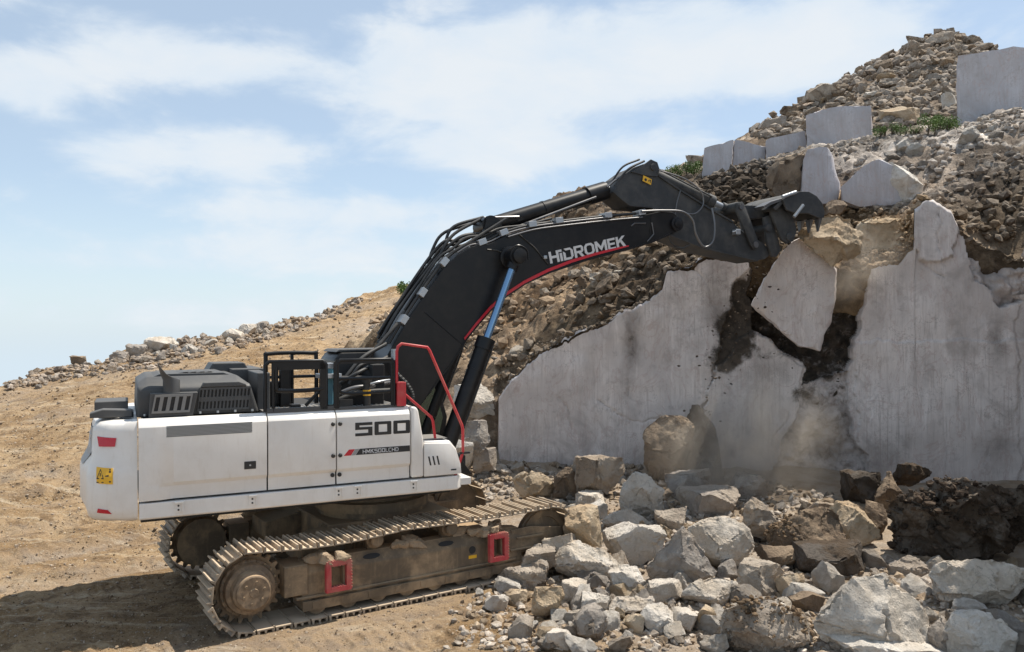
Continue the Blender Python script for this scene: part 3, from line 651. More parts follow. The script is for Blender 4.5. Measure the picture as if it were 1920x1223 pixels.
def rock(u, v, w, h, tone, label, name='boulder', seed=None, sub=4, outline=None, deep=.85, rough=.07, sink=.12, Y=None, group='boulders broken off the marble face', cat='boulder', cz=None):
    """a boulder whose outline fills the box of size (w, h) round (u, v) of the photograph, standing where its foot meets the ground"""
    global n_rocks; n_rocks += 1
    seed = seed or (int(u) * 13 + int(v) * 7) % 9973 + 1
    if Y is None:
        p = hit(u, v + h / 2); Y = (p[1] if p is not None else 15)
    if outline is None and Y < 17: w, h = w * 1.08, h * 1.1
    Wd, Hd = w * Y / F, h * Y / F; Dd = deep * (Wd * .6 + Hd * .4)
    Yc = Y + Dd * .28
    c = px(u, v, Yc); sc = Yc / Y
    if outline is not None:
        xs = [p[0] for p in outline]; ys = [p[1] for p in outline]; u0, u1, v0, v1 = min(xs), max(xs), min(ys), max(ys)
        u, v = (u0 + u1) / 2, (v0 + v1) / 2; c = px(u, v, Yc); Wd = (u1 - u0) * Yc / F; Hd = (v1 - v0) * Yc / F; sc = 1
        ol = [((a - u) / ((u1 - u0) / 2), (v - b) / ((v1 - v0) / 2)) for a, b in outline]
        Vt, T = rock_verts(seed, (Wd, Dd, Hd), sub, rough, outline=ol)
    else:
        Vt, T = rock_verts(seed, (Wd * sc, Dd, Hd * sc), sub, rough)
        # sunk a little below the ground line
        low = Vt[:, 2] < 0; Vt[low, 2] *= 1 + sink
    o = mesh_np(name, Vt, T, ST[tone], smooth=True)
    try: o.data.set_sharp_from_angle(angle=R(24))
    except Exception: pass
    o.location = c
    tag(o, label, cat, group); return o
H = [  # u, v, w, h, tone, label, options
    (1640, 1139, 245, 190, 'pale', 'largest pale boulder of the heap, peaked, close to the camera', dict(sub=5, outline=[(1518, 1160), (1532, 1112), (1560, 1090), (1600, 1082), (1632, 1050), (1655, 1058), (1700, 1100), (1742, 1150), (1765, 1235), (1640, 1262), (1545, 1240)])),
    (1832, 1096, 185, 115, 'pale', 'pale boulder half in shade below the dark soil-covered boulder', dict(sub=5, outline=[(1740, 1075), (1752, 1056), (1800, 1041), (1880, 1042), (1935, 1060), (1930, 1120), (1880, 1150), (1800, 1140), (1742, 1122)])),
    (1835, 1190, 140, 105, 'white', 'whitish blocky boulder in the lower corner by the largest boulder', dict(sub=5, outline=[(1768, 1180), (1785, 1148), (1830, 1140), (1872, 1158), (1915, 1190), (1920, 1240), (1775, 1245)])),
    (1790, 980, 290, 185, 'dark', 'huge dark boulder caked in soil with pale streaks', dict(sub=5, outline=[(1648, 1000), (1652, 948), (1690, 925), (1740, 905), (1800, 890), (1880, 896), (1950, 920), (1960, 1060), (1860, 1072), (1740, 1078), (1655, 1052)], rough=.14)),
    (1360, 1021, 118, 110, 'pale', 'large smooth faced pale boulder in the middle of the heap', dict(sub=5, outline=[(1290, 985), (1330, 968), (1380, 972), (1405, 990), (1418, 1030), (1408, 1062), (1365, 1076), (1320, 1055), (1285, 1025)])),
    (1275, 1045, 150, 125, 'grey', 'grey wedge boulder with a steep knife-like ridge', dict(sub=5, outline=[(1208, 1060), (1240, 1020), (1283, 980), (1300, 1005), (1350, 1075), (1330, 1092), (1270, 1108), (1215, 1090)])),
    (1100, 1052, 148, 92, 'pale', 'wide rough pale boulder next to the front of the near track', dict(sub=5, outline=[(1034, 1050), (1042, 1026), (1090, 1014), (1140, 1030), (1175, 1070), (1160, 1092), (1090, 1100), (1040, 1082)])),
    (1190, 1020, 102, 78, 'white', 'white streaked slanting boulder behind the wide rough pale one', dict(sub=5)),
    (1203, 932, 96, 100, 'white', 'tall white boulder half shaded under the marble face', dict(sub=5, outline=[(1158, 940), (1162, 915), (1190, 884), (1215, 886), (1245, 920), (1252, 965), (1230, 975), (1165, 968)])),
    (1178, 974, 106, 54, 'pale', 'flat pale wedge lying in front of the tall white boulder', dict(sub=4, outline=[(1122, 976), (1175, 947), (1228, 980), (1222, 992), (1175, 1000), (1140, 992)])),
    (1010, 912, 80, 66, 'tan', 'tan slab-faced boulder standing just behind the raised track end', dict(sub=4, outline=[(958, 895), (985, 876), (1015, 878), (1045, 910), (1042, 938), (980, 940), (962, 915)])),
    (1058, 908, 44, 62, 'brown', 'narrow brown block between the tan slab-faced and the mossy boulders', {}),
    (1123, 896, 88, 80, 'dirty', 'knobbly grey-brown boulder with dry moss against the face', dict(rough=.09)),
    (1106, 938, 52, 32, 'pale', 'low pale boulder tucked under the knobbly mossy one', {}), (1121, 957, 38, 38, 'white', 'small rounded white rock before the knobbly mossy boulder', dict(sub=3)),
    (1092, 985, 70, 66, 'tan', 'sloping tan rock touching the front idler of the near track', dict(Y=12.3)), (1052, 1022, 64, 50, 'pale', 'pale rock heaped against the front end of the near track', dict(Y=12.05)), (1010, 1048, 62, 44, 'dirty', 'soiled rock lying against the near track below the red step', dict(Y=11.8)),
    (1023, 1133, 72, 70, 'tan', 'tan block with one flat shaded face near the track rubble edge', dict(sub=4, outline=[(995, 1112), (1005, 1100), (1055, 1098), (1062, 1120), (1042, 1150), (1015, 1166), (994, 1150)])),
    (977, 1078, 90, 52, 'dirty', 'rough crumbly boulder leaning on the near track roller frame', dict(rough=.09)),
    (1174, 1094, 72, 52, 'white', 'bright white angular rock in front of the grey wedge boulder', {}), (1246, 1108, 66, 44, 'pale', 'pale flat-topped block beside the bright white angular rock', {}),
    (1337, 1108, 128, 76, 'pale', 'broad humped pale boulder below the large smooth faced one', dict(sub=5, outline=[(1276, 1112), (1300, 1086), (1335, 1074), (1375, 1088), (1402, 1118), (1390, 1140), (1320, 1148), (1280, 1138)])),
    (1106, 1171, 62, 62, 'grey', 'grey five-sided boulder amid the small rubble near the camera', {}),
    (1436, 1172, 170, 120, 'dirty', 'mauve-grey boulder with brown soil heaped on its top', dict(sub=5, outline=[(1342, 1170), (1355, 1140), (1400, 1125), (1450, 1120), (1500, 1150), (1528, 1195), (1520, 1235), (1350, 1240)])),
    (1472, 1140, 100, 66, 'pale', 'smooth cream boulder behind the soil-topped mauve one', dict(sub=4, outline=[(1420, 1135), (1450, 1117), (1490, 1140), (1524, 1178), (1500, 1190), (1440, 1170)])),
    (1231, 1161, 66, 54, 'white', 'pointed white rock right behind the small rubble bank', {}), (1187, 1171, 40, 40, 'tan', 'small tan cube-like rock beside the pointed white rock', dict(sub=3)),
    (1282, 1165, 54, 42, 'pale', 'pale split rock next to the tan rock under the soil-topped boulder', dict(sub=3)), (1326, 1161, 44, 44, 'tan', 'small yellowish rock leaning on the soil-topped mauve boulder', dict(sub=3)),
    (1182, 1137, 80, 34, 'pale', 'long low pale rock below the bright white angular rock', {}), (1120, 1130, 60, 40, 'pale', 'pale lump between the tan block and the long low rock', {}),
    (1078, 1110, 46, 44, 'pale', 'pale upright lump wedged over the tan block', {}), (977, 1177, 46, 48, 'dirty', 'lone half-soiled rock at the edge of the rutted ground', dict(sub=3)),
    (932, 1131, 42, 36, 'white', 'small white rock at the tip of the rubble beside the near track', dict(sub=3)), (970, 1120, 34, 28, 'tan', 'little tan rock next to the white rock at the rubble tip', dict(sub=3)),
    (1050, 1200, 50, 40, 'pale', 'cream rock on the lower edge of the small rubble bank', dict(sub=3)), (1390, 1205, 60, 40, 'brown', 'crumbling brown clod before the soil-topped mauve boulder', dict(rough=.12)),
    (1255, 840, 110, 128, 'brown', 'big brown two-peaked boulder standing against the marble face', dict(sub=5, outline=[(1202, 870), (1205, 805), (1235, 776), (1280, 780), (1315, 800), (1318, 850), (1300, 900), (1215, 905)], Y=16.2)),
    (1318, 832, 70, 130, 'dark', 'dark soil-stained boulder behind the brown two-peaked one', dict(sub=4, Y=16.7)),
    (1290, 908, 82, 56, 'grey', 'bluish grey boulder in the shade under the brown two-peaked one', {}), (1258, 975, 58, 46, 'dirty', 'shaded brownish rock between the flat wedge and the bluish boulder', {}),
    (1335, 945, 110, 50, 'grey', 'low shaded grey rock in the dust at the foot of the face', {}), (1402, 920, 70, 60, 'grey', 'dusty grey block half lost in the dust cloud', dict(Y=15.2)),
    (1425, 975, 82, 100, 'dirty', 'tall brown-grey boulder with a stub on top near the dust', dict(rough=.08, outline=[(1386, 1000), (1392, 950), (1410, 930), (1440, 945), (1462, 975), (1455, 1015), (1410, 1025)])),
    (1512, 1003, 124, 94, 'brown', 'craggy grey-brown boulder between the tall one and the golden one', dict(sub=5, rough=.09)), (1598, 987, 74, 76, 'tan', 'golden brown jagged boulder next to the huge dark boulder', dict(rough=.08)),
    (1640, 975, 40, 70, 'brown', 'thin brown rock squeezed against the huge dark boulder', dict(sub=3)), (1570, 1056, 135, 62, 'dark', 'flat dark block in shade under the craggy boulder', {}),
    (1420, 1090, 94, 66, 'dirty', 'mottled grey boulder behind the cream boulder', {}), (1483, 1100, 62, 56, 'tan', 'golden pale rock next to the mottled grey boulder', {}), (1510, 1128, 60, 42, 'brown', 'small brown rock at the foot of the largest boulder', dict(sub=3)),
    (1708, 890, 60, 44, 'dark', 'dark round soil clod on top of the bank by the face', dict(rough=.12, Y=14.6)), (1622, 922, 66, 74, 'dark', 'dark jagged rock behind the golden brown boulder', dict(rough=.1, Y=14.6)), (1665, 925, 50, 70, 'brown', 'brown splintered rock leaning by the huge dark boulder', dict(rough=.1, Y=14.2)),
    (1655, 1212, 200, 60, 'white', 'white flat-topped rock right under the largest boulder', dict(sub=4, Y=8.9)), (1700, 1064, 60, 40, 'grey', 'small grey rock tucked below the huge dark boulder', {}), (1770, 1200, 44, 70, 'grey', 'dark grey sliver between the two lower corner boulders', dict(sub=3)),
    (888, 752, 96, 78, 'white', 'big white boulder seen behind the lift cylinder', dict(sub=4, Y=18.4, outline=[(845, 755), (852, 718), (895, 708), (930, 735), (932, 770), (895, 790), (858, 785)])),
    (893, 820, 56, 66, 'grey', 'grey rock stacked under the white boulder behind the cylinder', dict(Y=17.6)), (868, 850, 44, 60, 'white', 'white rock behind the red handrail foot', dict(sub=3, Y=17.4)), (910, 862, 46, 44, 'grey', 'bluish grey rock at the free end of the face', dict(sub=3, Y=17.6)),
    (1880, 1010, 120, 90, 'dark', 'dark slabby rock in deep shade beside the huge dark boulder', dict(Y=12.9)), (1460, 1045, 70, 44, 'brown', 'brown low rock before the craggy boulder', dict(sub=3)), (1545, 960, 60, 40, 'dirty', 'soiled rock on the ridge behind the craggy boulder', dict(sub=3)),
]
def scatter(name, P_, sizes, mat, kind='stuff', seed=5, flat=.7, cols=None):
    """many small stones joined into one mesh"""
    g = np.random.default_rng(seed); D, T = ico(1); Vs = []; n = len(P_)
    D2 = []
    for k in range(24):
        nn = unit(g.normal(size=(9, 3))); dd = g.uniform(.55, 1, 9); kk = D @ nn.T; r = np.where(kk > .05, dd / np.maximum(kk, .05), 9).min(1); D2.append(D * np.minimum(r, 1.25)[:, None] * g.uniform(.7, 1.3, 3))
    D2 = np.array(D2); idx = g.integers(0, 24, n); a = g.uniform(0, 6.28, n); b = g.normal(0, .5, n)
    X = D2[idx] * np.asarray(sizes)[:, None, None] * np.array([1, 1, flat])
    ca, sa, cb, sb = np.cos(a)[:, None], np.sin(a)[:, None], np.cos(b)[:, None], np.sin(b)[:, None]
    x, y, z = X[..., 0], X[..., 1], X[..., 2]; y, z = y * cb - z * sb, y * sb + z * cb; x, y = x * ca - y * sa, x * sa + y * ca
    Vv = np.stack([x, y, z], -1) + np.asarray(P_)[:, None, :]
    Fc = (T[None] + (np.arange(n) * len(D))[:, None, None]).reshape(-1, 3)
    o = mesh_np(name, Vv.reshape(-1, 3), Fc, mat); tag(o, kind=kind)
    c = np.asarray(cols) if cols is not None else np.full((n, 3), .4)
    set_col(o, 'tone', np.repeat(c, len(D), 0)); return o
def pebble_mat():
    m = Mat('loose_stone'); co = m.co('Object'); at = m.n('ShaderNodeAttribute', attribute_name='tone').outputs['Color']
    b = m.noise(co, 14, 6, .65)
    col = m.mix(m.ramp(b, .42, .62), m.mix(1.0, at, (.62, .58, .55), 'MULTIPLY'), at)
    return m.out(col, .92, m.bump(b, .6, .02), spec=.2)
PEB = pebble_mat()
def stone_cols(n, g, base=None, mixv=.5, pale=(.60, .53, .45)):
    c = np.array(pale)[None] * g.uniform(.45, 1.08, (n, 1)); w = (g.random((n, 1)) < .35)
    c = np.where(w, np.array([.42, .33, .235])[None] * g.uniform(.6, 1.1, (n, 1)), c)
    return c if base is None else c * (1 - mixv) + base * mixv

import re
LAND = []
def landmark(u, v, label): LAND.append((u, v, re.split(r",| (?:of|with|in|next|behind|below|at|lying|standing|caked|under|beside|before|half|leaning|squeezed|between|amid|wedged|right|on|touching|tucked|seen|stacked|near|close|by|against|over|sticking|sitting|low|high|where|that|ending|from) ", label)[0]))
for (u, v, w, h, t, l, k) in H:
    rock(u, v, w, h, t, l, **k)
    if w > 50 and not (t == 'dark' and w < 200): landmark(u, v, l)
LAND += [(470, 1100, 'near track sprocket'), (700, 660, 'railings of the machine'), (1040, 985, 'front idler'), (940, 1085, 'near track end'), (1010, 662, 'upper edge of the face'), (1220, 560, 'upper edge of the face'), (960, 520, 'lift cylinder rod'), (1100, 470, 'boom lettering'), (640, 640, 'ramp'), (760, 590, 'boom foot'), (880, 690, 'free end of the face'), (1870, 170, 'biggest sawn block'), (1575, 240, 'tall rounded block'), (1650, 345, 'three-cornered slab'), (1535, 330, 'upright split marble piece')]
_said = {}
def describe(u, v, size, tone):
    k = sorted(LAND, key=lambda L: (L[0] - u) ** 2 + 2.2 * (L[1] - v) ** 2)[:6]
    sizes = ('little', 'small', 'medium-sized', 'sizeable'); sz = sizes[min(3, int(size / 11))]
    for L in k:
        dv, du = v - L[1], u - L[0]
        for rel in (['below', 'in front of'] if dv > abs(du) * .5 else ['above', 'behind'] if dv < -abs(du) * .5 else ['to the right of', 'beside'] if du > 0 else ['to the left of', 'beside']):
            s = f'{sz} {tone} rock {rel} the {L[2]}'
            if s not in _said: _said[s] = 1; return s
    return s
# places the loose rocks are named after on the upper slopes
RB = ((225, 668, 32, 23, 'grey', 'rounded grey boulder low on the ridge beside the ramp'), (258, 656, 41, 26, 'grey', 'long grey boulder on the ridge next to the rounded one'), (298, 646, 54, 31, 'pale', 'biggest pale boulder of the ridge with a tan shaded side'), (322, 644, 29, 23, 'white', 'whitish wedge leaning on the biggest ridge boulder'),
      (437, 629, 36, 26, 'pale', 'upper ridge boulder, pale, at the near end of its cluster'), (462, 618, 32, 21, 'white', 'white ridge boulder behind the upper ridge cluster'), (492, 612, 29, 20, 'grey', 'grey jagged ridge boulder ending the upper ridge cluster'), (150, 676, 30, 20, 'brown', 'brown ridge rock sitting alone low on the ridge'))
PB = ((1765, 72, 54, 28, 'dirty', 'crowning boulder at the peak of the spoil heap'), (1800, 72, 24, 20, 'brown', 'small brown peak rock beside the crowning boulder'), (1720, 88, 40, 26, 'dirty', 'soil-stained shoulder boulder beside the crowning boulder on the heap'),
      (1640, 178, 34, 12, 'white', 'thin white slab sticking out of the spoil heap'), (1636, 130, 26, 12, 'white', 'thin pale splinter high on the spoil heap'), (1540, 178, 60, 34, 'dirty', 'large soiled edge boulder on the edge of the spoil heap'), (1480, 208, 36, 22, 'brown', 'brown edge boulder low on the edge of the spoil heap'),
      (1445, 232, 50, 24, 'grey', 'grey boulder where the spoil heap runs out'), (1690, 215, 70, 36, 'tan', 'angular tan boulder at the foot of the spoil heap'), (1780, 190, 30, 30, 'white', 'bright rock touching the biggest sawn block'))
for q in RB + PB: landmark(q[0], q[1], q[5])
# crumbled earth lying on the soil-covered boulders
def crust(ob, n, smax, col, seed):
    me = ob.data; co = np.empty(len(me.vertices) * 3, np.float32); me.vertices.foreach_get('co', co); no = np.empty(len(me.vertices) * 3, np.float32); me.vertex_normals.foreach_get('vector', no)
    co = co.reshape(-1, 3) + np.array(ob.location); no = no.reshape(-1, 3); g = np.random.default_rng(seed)
    k = np.nonzero(no[:, 2] > (.1 if n > 500 else .35))[0]; w = np.clip(fbm(co[k] * 1.3, seed, 3) + .55, 0, 1) * np.clip(no[k, 2] + .9, .01, 2) + 1e-6; k = g.choice(k, n, p=w / w.sum())
    s = .012 + smax * g.random(n) ** 3.2; scatter('earth', co[k] + no[k] * s[:, None] * .2 + g.normal(0, .03, (n, 3)), s, PEB, seed=seed, cols=np.array(col) * g.uniform(.5, 1.5, (n, 1)))
for o in [o for o in C.objects if o.get('label', '').startswith(('huge dark', 'mauve-grey', 'craggy grey'))]:
    big = o['label'].startswith('huge'); crust(o, 1100 if big else 260, .075 if big else .035, (.075, .055, .04) if big else (.19, .135, .085), 81 if big else 82)
# rubble between the boulders: individuals first, the rest as one mass
lib = {k: [] for k in ('s', 'm')}
for k, sub, n in (('s', 2, 14), ('m', 3, 16)):
    for i in range(n):
        g = np.random.default_rng(900 + i + (50 if k == 'm' else 0)); Vt, T = rock_verts(1200 + i * 7 + (3 if k == 'm' else 0), (2 * g.uniform(.8, 1.2), 2 * g.uniform(.7, 1.1), 2 * g.uniform(.55, .95)), sub, .07)
        o = mesh_np('lib', Vt, T, ST['pale']); me = o.data; bpy.data.objects.remove(o); me.name = 'rubble_rock'; lib[k].append(me)
_libt = {}
def lib_mesh(k, i, tone):
    key = (k, i, tone)
    if key not in _libt:
        me = lib[k][i].copy(); me.materials.clear(); me.materials.append(ST[tone]); _libt[key] = me
    return _libt[key]
def loose(p, r, tone, label, group, k='m', name='rock', cat='rock', squash=1.0):
    o = bpy.data.objects.new(name, lib_mesh(k, rnd.randrange(len(lib[k])), tone)); C.objects.link(o)
    o.location = (p[0], p[1], p[2] + r * .45); o.scale = (r * rnd.uniform(.85, 1.2), r * rnd.uniform(.85, 1.2), r * rnd.uniform(.8, 1.1) * squash)
    o.rotation_euler = (rnd.uniform(-.5, .5), rnd.uniform(-.5, .5), rnd.uniform(0, 6.28)); tag(o, label, cat, group); return o
tones = ['pale', 'white', 'pale', 'tan', 'grey', 'dirty', 'white']
TW = {'pale': 'pale', 'white': 'white', 'tan': 'tan', 'grey': 'grey', 'dirty': 'soil-stained', 'brown': 'brown', 'dark': 'dark'}
def many(n, poly, sizes, label, group, tn=tones, k='m', seed=1, name='rock', cat='rock', squash=1.0):
    g = random.Random(seed); us = [p[0] for p in poly]; vs = [p[1] for p in poly]; c = 0; tries = 0
    while c < n and tries < n * 40:
        tries += 1; u = g.uniform(min(us), max(us)); v = g.uniform(min(vs), max(vs))
        if not inpoly(np.array([u]), np.array([v]), poly)[0]: continue
        p = hit(u, v)
        if p is None: continue
        t = g.choice(tn); s = g.uniform(*sizes) if g.random() < .6 else sizes[0] + (sizes[1] - sizes[0]) * g.random() ** 3
        loose(p, s * p[1] / F / 2, t, describe(u, v, s, TW[t]), group, k, name, cat, squash); c += 1
heap2 = [(1340, 1070), (1640, 1050), (1930, 1060), (1930, 1223), (1400, 1223)]
heap = [(880, 1120), (960, 1080), (1060, 1090), (1180, 1060), (1300, 1085), (1400, 1110), (1440, 1223), (940, 1223), (1000, 1180), (980, 1140), (900, 1140)]
many(84, heap, (19, 58), '{} rock among the loose rubble heaped before the near track', 'loose rocks of the heap', seed=2)
many(36, heap2, (24, 68), '{} rock', 'loose rocks of the heap', seed=12)
many(26, [(870, 880), (1130, 880), (1300, 960), (1250, 1010), (1060, 960), (900, 920)], (16, 36), '{} rock wedged between boulders at the foot of the marble face', 'rocks under the face', seed=3)
many(12, [(1400, 960), (1640, 940), (1660, 1060), (1420, 1090)], (16, 36), '{} rock in the shaded hollow by the dark boulder', 'rocks by the dark boulder', ['brown', 'dirty', 'dark', 'grey'], seed=4)
many(14, [(850, 720), (925, 740), (930, 890), (860, 880)], (16, 44), '{} rock on the bank at the free end of the face', 'rocks on the bank by the face', seed=6)
g = np.random.default_rng(40)
def field(n, poly, smin, smax, power=2.5, on='any', seed=0):
    g = np.random.default_rng(seed); us = [p[0] for p in poly]; vs = [p[1] for p in poly]; Ps, Ss = [], []
    U_ = g.uniform(min(us), max(us), n * 3); V3 = g.uniform(min(vs), max(vs), n * 3); ok = inpoly(U_, V3, poly); U_, V3 = U_[ok][:n], V3[ok][:n]
    for u, v in zip(U_, V3):
        p = hit(u, v)
        if p is None: continue
        s = (smin + (smax - smin) * g.random() ** power) * p[1] / F / 2; Ps.append((p[0] + g.normal() * .05, p[1], p[2] + s * .2)); Ss.append(s)
    return np.array(Ps), np.array(Ss)
p_, s_ = field(3000, [(850, 1150), (900, 1100), (1000, 1060), (1200, 1000), (1450, 1060), (1560, 1223), (800, 1223), (880, 1190)], 2.5, 22, 2.6, seed=41)
scatter('rubble', p_, s_, PEB, cols=stone_cols(len(p_), g))
p_, s_ = field(2200, heap2, 3, 24, 2.2, seed=52)
scatter('rubble', p_, s_, PEB, cols=stone_cols(len(p_), g))
p_, s_ = field(2200, [(850, 870), (1300, 880), (1560, 930), (1640, 1060), (1300, 1050), (1050, 960), (870, 930)], 4, 22, 2.2, seed=42)
scatter('rubble', p_, s_, PEB, cols=stone_cols(len(p_), g) * .9)
p_, s_ = field(3000, [(0, 740), (400, 650), (700, 560), (760, 620), (480, 760), (330, 1060), (0, 1100)], 1.2, 7, 3.5, seed=43)
scatter('gravel', p_, s_, PEB, cols=stone_cols(len(p_), g, np.array([.36, .27, .18]), .45))
p_, s_ = field(5200, [(0, 730), (400, 650), (700, 560), (760, 620), (480, 760), (330, 1060), (330, 1090), (900, 1120), (950, 1223), (0, 1223)], 1.0, 4.5, 2.5, seed=53)
cc = np.where(g.random((len(p_), 1)) < .6, np.array([.20, .135, .075]) * g.uniform(.6, 1.3, (len(p_), 1)), np.array([.52, .43, .32]) * g.uniform(.8, 1.15, (len(p_), 1)))
scatter('gravel', p_, s_, PEB, cols=cc)
p_, s_ = field(900, [(0, 1110), (330, 1080), (900, 1120), (950, 1223), (0, 1223)], 1.5, 8, 4, seed=44)
scatter('gravel', p_, s_, PEB, cols=stone_cols(len(p_), g, np.array([.36, .27, .18]), .4))
# the ridge on the skyline of the ramp
ridge_line = [(0, 716), (60, 700), (110, 690), (160, 676), (200, 672), (235, 664), (270, 655), (310, 646), (345, 648), (390, 640), (430, 628), (470, 610), (510, 604), (560, 590), (610, 578), (660, 566), (700, 550)]
for i in range(30):
    q = i / 30 * (len(ridge_line) - 1); a, b = ridge_line[int(q)], ridge_line[min(int(q) + 1, len(ridge_line) - 1)]; t = q - int(q)
    u = a[0] + (b[0] - a[0]) * t + rnd.uniform(-12, 12); v = a[1] + (b[1] - a[1]) * t + rnd.uniform(0, 22)
    p = hit(u, v + 8)
    if p is None: p = hit(u, v + 20)
    if p is None: continue
    big = 14 if 180 < u < 540 else 6
    tn = rnd.choice(['pale', 'grey', 'white', 'dirty'] if 180 < u < 540 else ['brown', 'dirty', 'grey'])
    bs = rnd.uniform(.45, 1.0) * big; loose(p, bs * p[1] / F, tn, describe(u, v, bs * 2, TW[tn]), 'rocks along the ramp edge')
for (u, v, w, h, t, l) in RB:
    p = hit(u, v + h / 2); rock(u, v, w, h, t, l, sub=3, Y=(p[1] if p is not None else 30), group='boulders along the ramp edge')
p_, s_ = field(2600, [(0, 735), (0, 712), (200, 668), (300, 645), (480, 606), (620, 575), (700, 552), (640, 590), (500, 640), (300, 690), (150, 710)], 3, 17, 1.7, seed=45)
scatter('rubble', p_, s_, PEB, cols=stone_cols(len(p_), g, np.array([.28, .22, .17]), .35))
# slope above the face
slope = [(640, 640), (760, 590), (850, 720), (930, 735), (1100, 610), (1230, 545), (1310, 480), (1400, 470), (1300, 330), (1060, 372), (960, 410), (900, 500), (800, 540), (700, 600)]
p_, s_ = field(1900, slope, 1.6, 30, 4.6, seed=46)
scatter('rubble', p_, s_, PEB, cols=stone_cols(len(p_), g, np.clip(tone_at(p_) * 1.15, 0, 1), .8))
many(22, [(600, 660), (760, 590), (880, 720), (800, 720), (700, 660)], (14, 40), '{} rock on the stony bank beside the ramp behind the machine', 'rocks on the bank behind the machine', seed=7)
many(24, [(930, 700), (1100, 590), (1230, 500), (1200, 440), (1000, 560), (900, 680)], (14, 34), '{} rock stuck in the earthy slope under the boom', 'rocks in the earthy slope', ['pale', 'tan', 'dirty', 'brown', 'grey'], seed=8)
p_, s_ = field(1500, [(1290, 480), (1290, 350), (1430, 300), (1500, 330), (1500, 420), (1400, 480)], 3, 26, 3, seed=47)
scatter('earth', p_, s_, PEB, cols=np.clip(tone_at(p_), 0, 1) * g.uniform(.6, 1.35, (len(p_), 1)))
p_, s_ = field(380, [(1740, 380), (1800, 330), (1925, 290), (1925, 470), (1800, 430)], 2, 26, 3.5, seed=48)
scatter('earth', p_, s_, PEB, cols=stone_cols(len(p_), g, np.clip(tone_at(p_), 0, 1), .75))
p_, s_ = field(620, [(1450, 310), (1640, 255), (1920, 215), (1925, 290), (1750, 370), (1560, 340)], 2, 20, 3.4, seed=49)
scatter('rubble', p_, s_, PEB, cols=stone_cols(len(p_), g, np.clip(tone_at(p_), 0, 1), .55))
p_, s_ = field(500, [(1470, 470), (1500, 400), (1700, 390), (1715, 480), (1600, 500)], 4, 18, 2, seed=50)
scatter('earth', p_, s_, PEB, cols=stone_cols(len(p_), g, np.clip(tone_at(p_), 0, 1), .8))
many(10, [(1560, 330), (1680, 270), (1900, 240), (1800, 330), (1700, 370)], (18, 44), '{} rock half buried in the pale rubble above the face', 'rocks in the pale rubble', ['white', 'pale', 'grey'], seed=9)
# earth and chips hanging over the broken upper edge of the face
g = np.random.default_rng(77); s_ = g.uniform(0, cum[2], 900); q_ = face_at(s_); h_ = np.abs(g.normal(0, .10, 900)); p_ = np.stack([q_[:, 0], q_[:, 1] + .05 + h_ * .8, face_top(s_) + jagf(s_) + h_ * .35 - .03], 1)
scatter('earth', p_, .015 + .10 * g.random(900) ** 3, PEB, cols=stone_cols(900, g, np.clip(tone_at(p_), 0, 1), .75))
# the spoil heap on top
pile = [(1400, 250), (1480, 200), (1560, 150), (1650, 100), (1735, 68), (1770, 58), (1810, 74), (1870, 95), (1800, 230), (1640, 250), (1500, 262)]
many(42, pile, (16, 40), '{} rock on the tall spoil heap above the quarry', 'rocks of the spoil heap', ['pale', 'tan', 'grey', 'dirty', 'dirty', 'brown'], seed=10, squash=.7)
p_, s_ = field(2300, pile + [(1440, 262)], 3, 26, 2.6, seed=51)
scatter('rubble', p_, s_, PEB, cols=stone_cols(len(p_), g, np.array([.27, .22, .175]), .45))
for (u, v, w, h, t, l) in PB:
    p = hit(u, v + h / 2); rock(u, v, w, h, t, l, sub=3, Y=(p[1] if p is not None else 44), group='boulders of the spoil heap')
for (u, v, w, h) in ((1305, 300, 34, 22), (1292, 312, 26, 20)):
    rock(u, v, w, h, 'dirty', 'soiled rock peeping out behind the end sawn block' if u > 1300 else 'small soiled rock over the green shrub by the end block', sub=3, Y=32, group='boulders of the spoil heap')

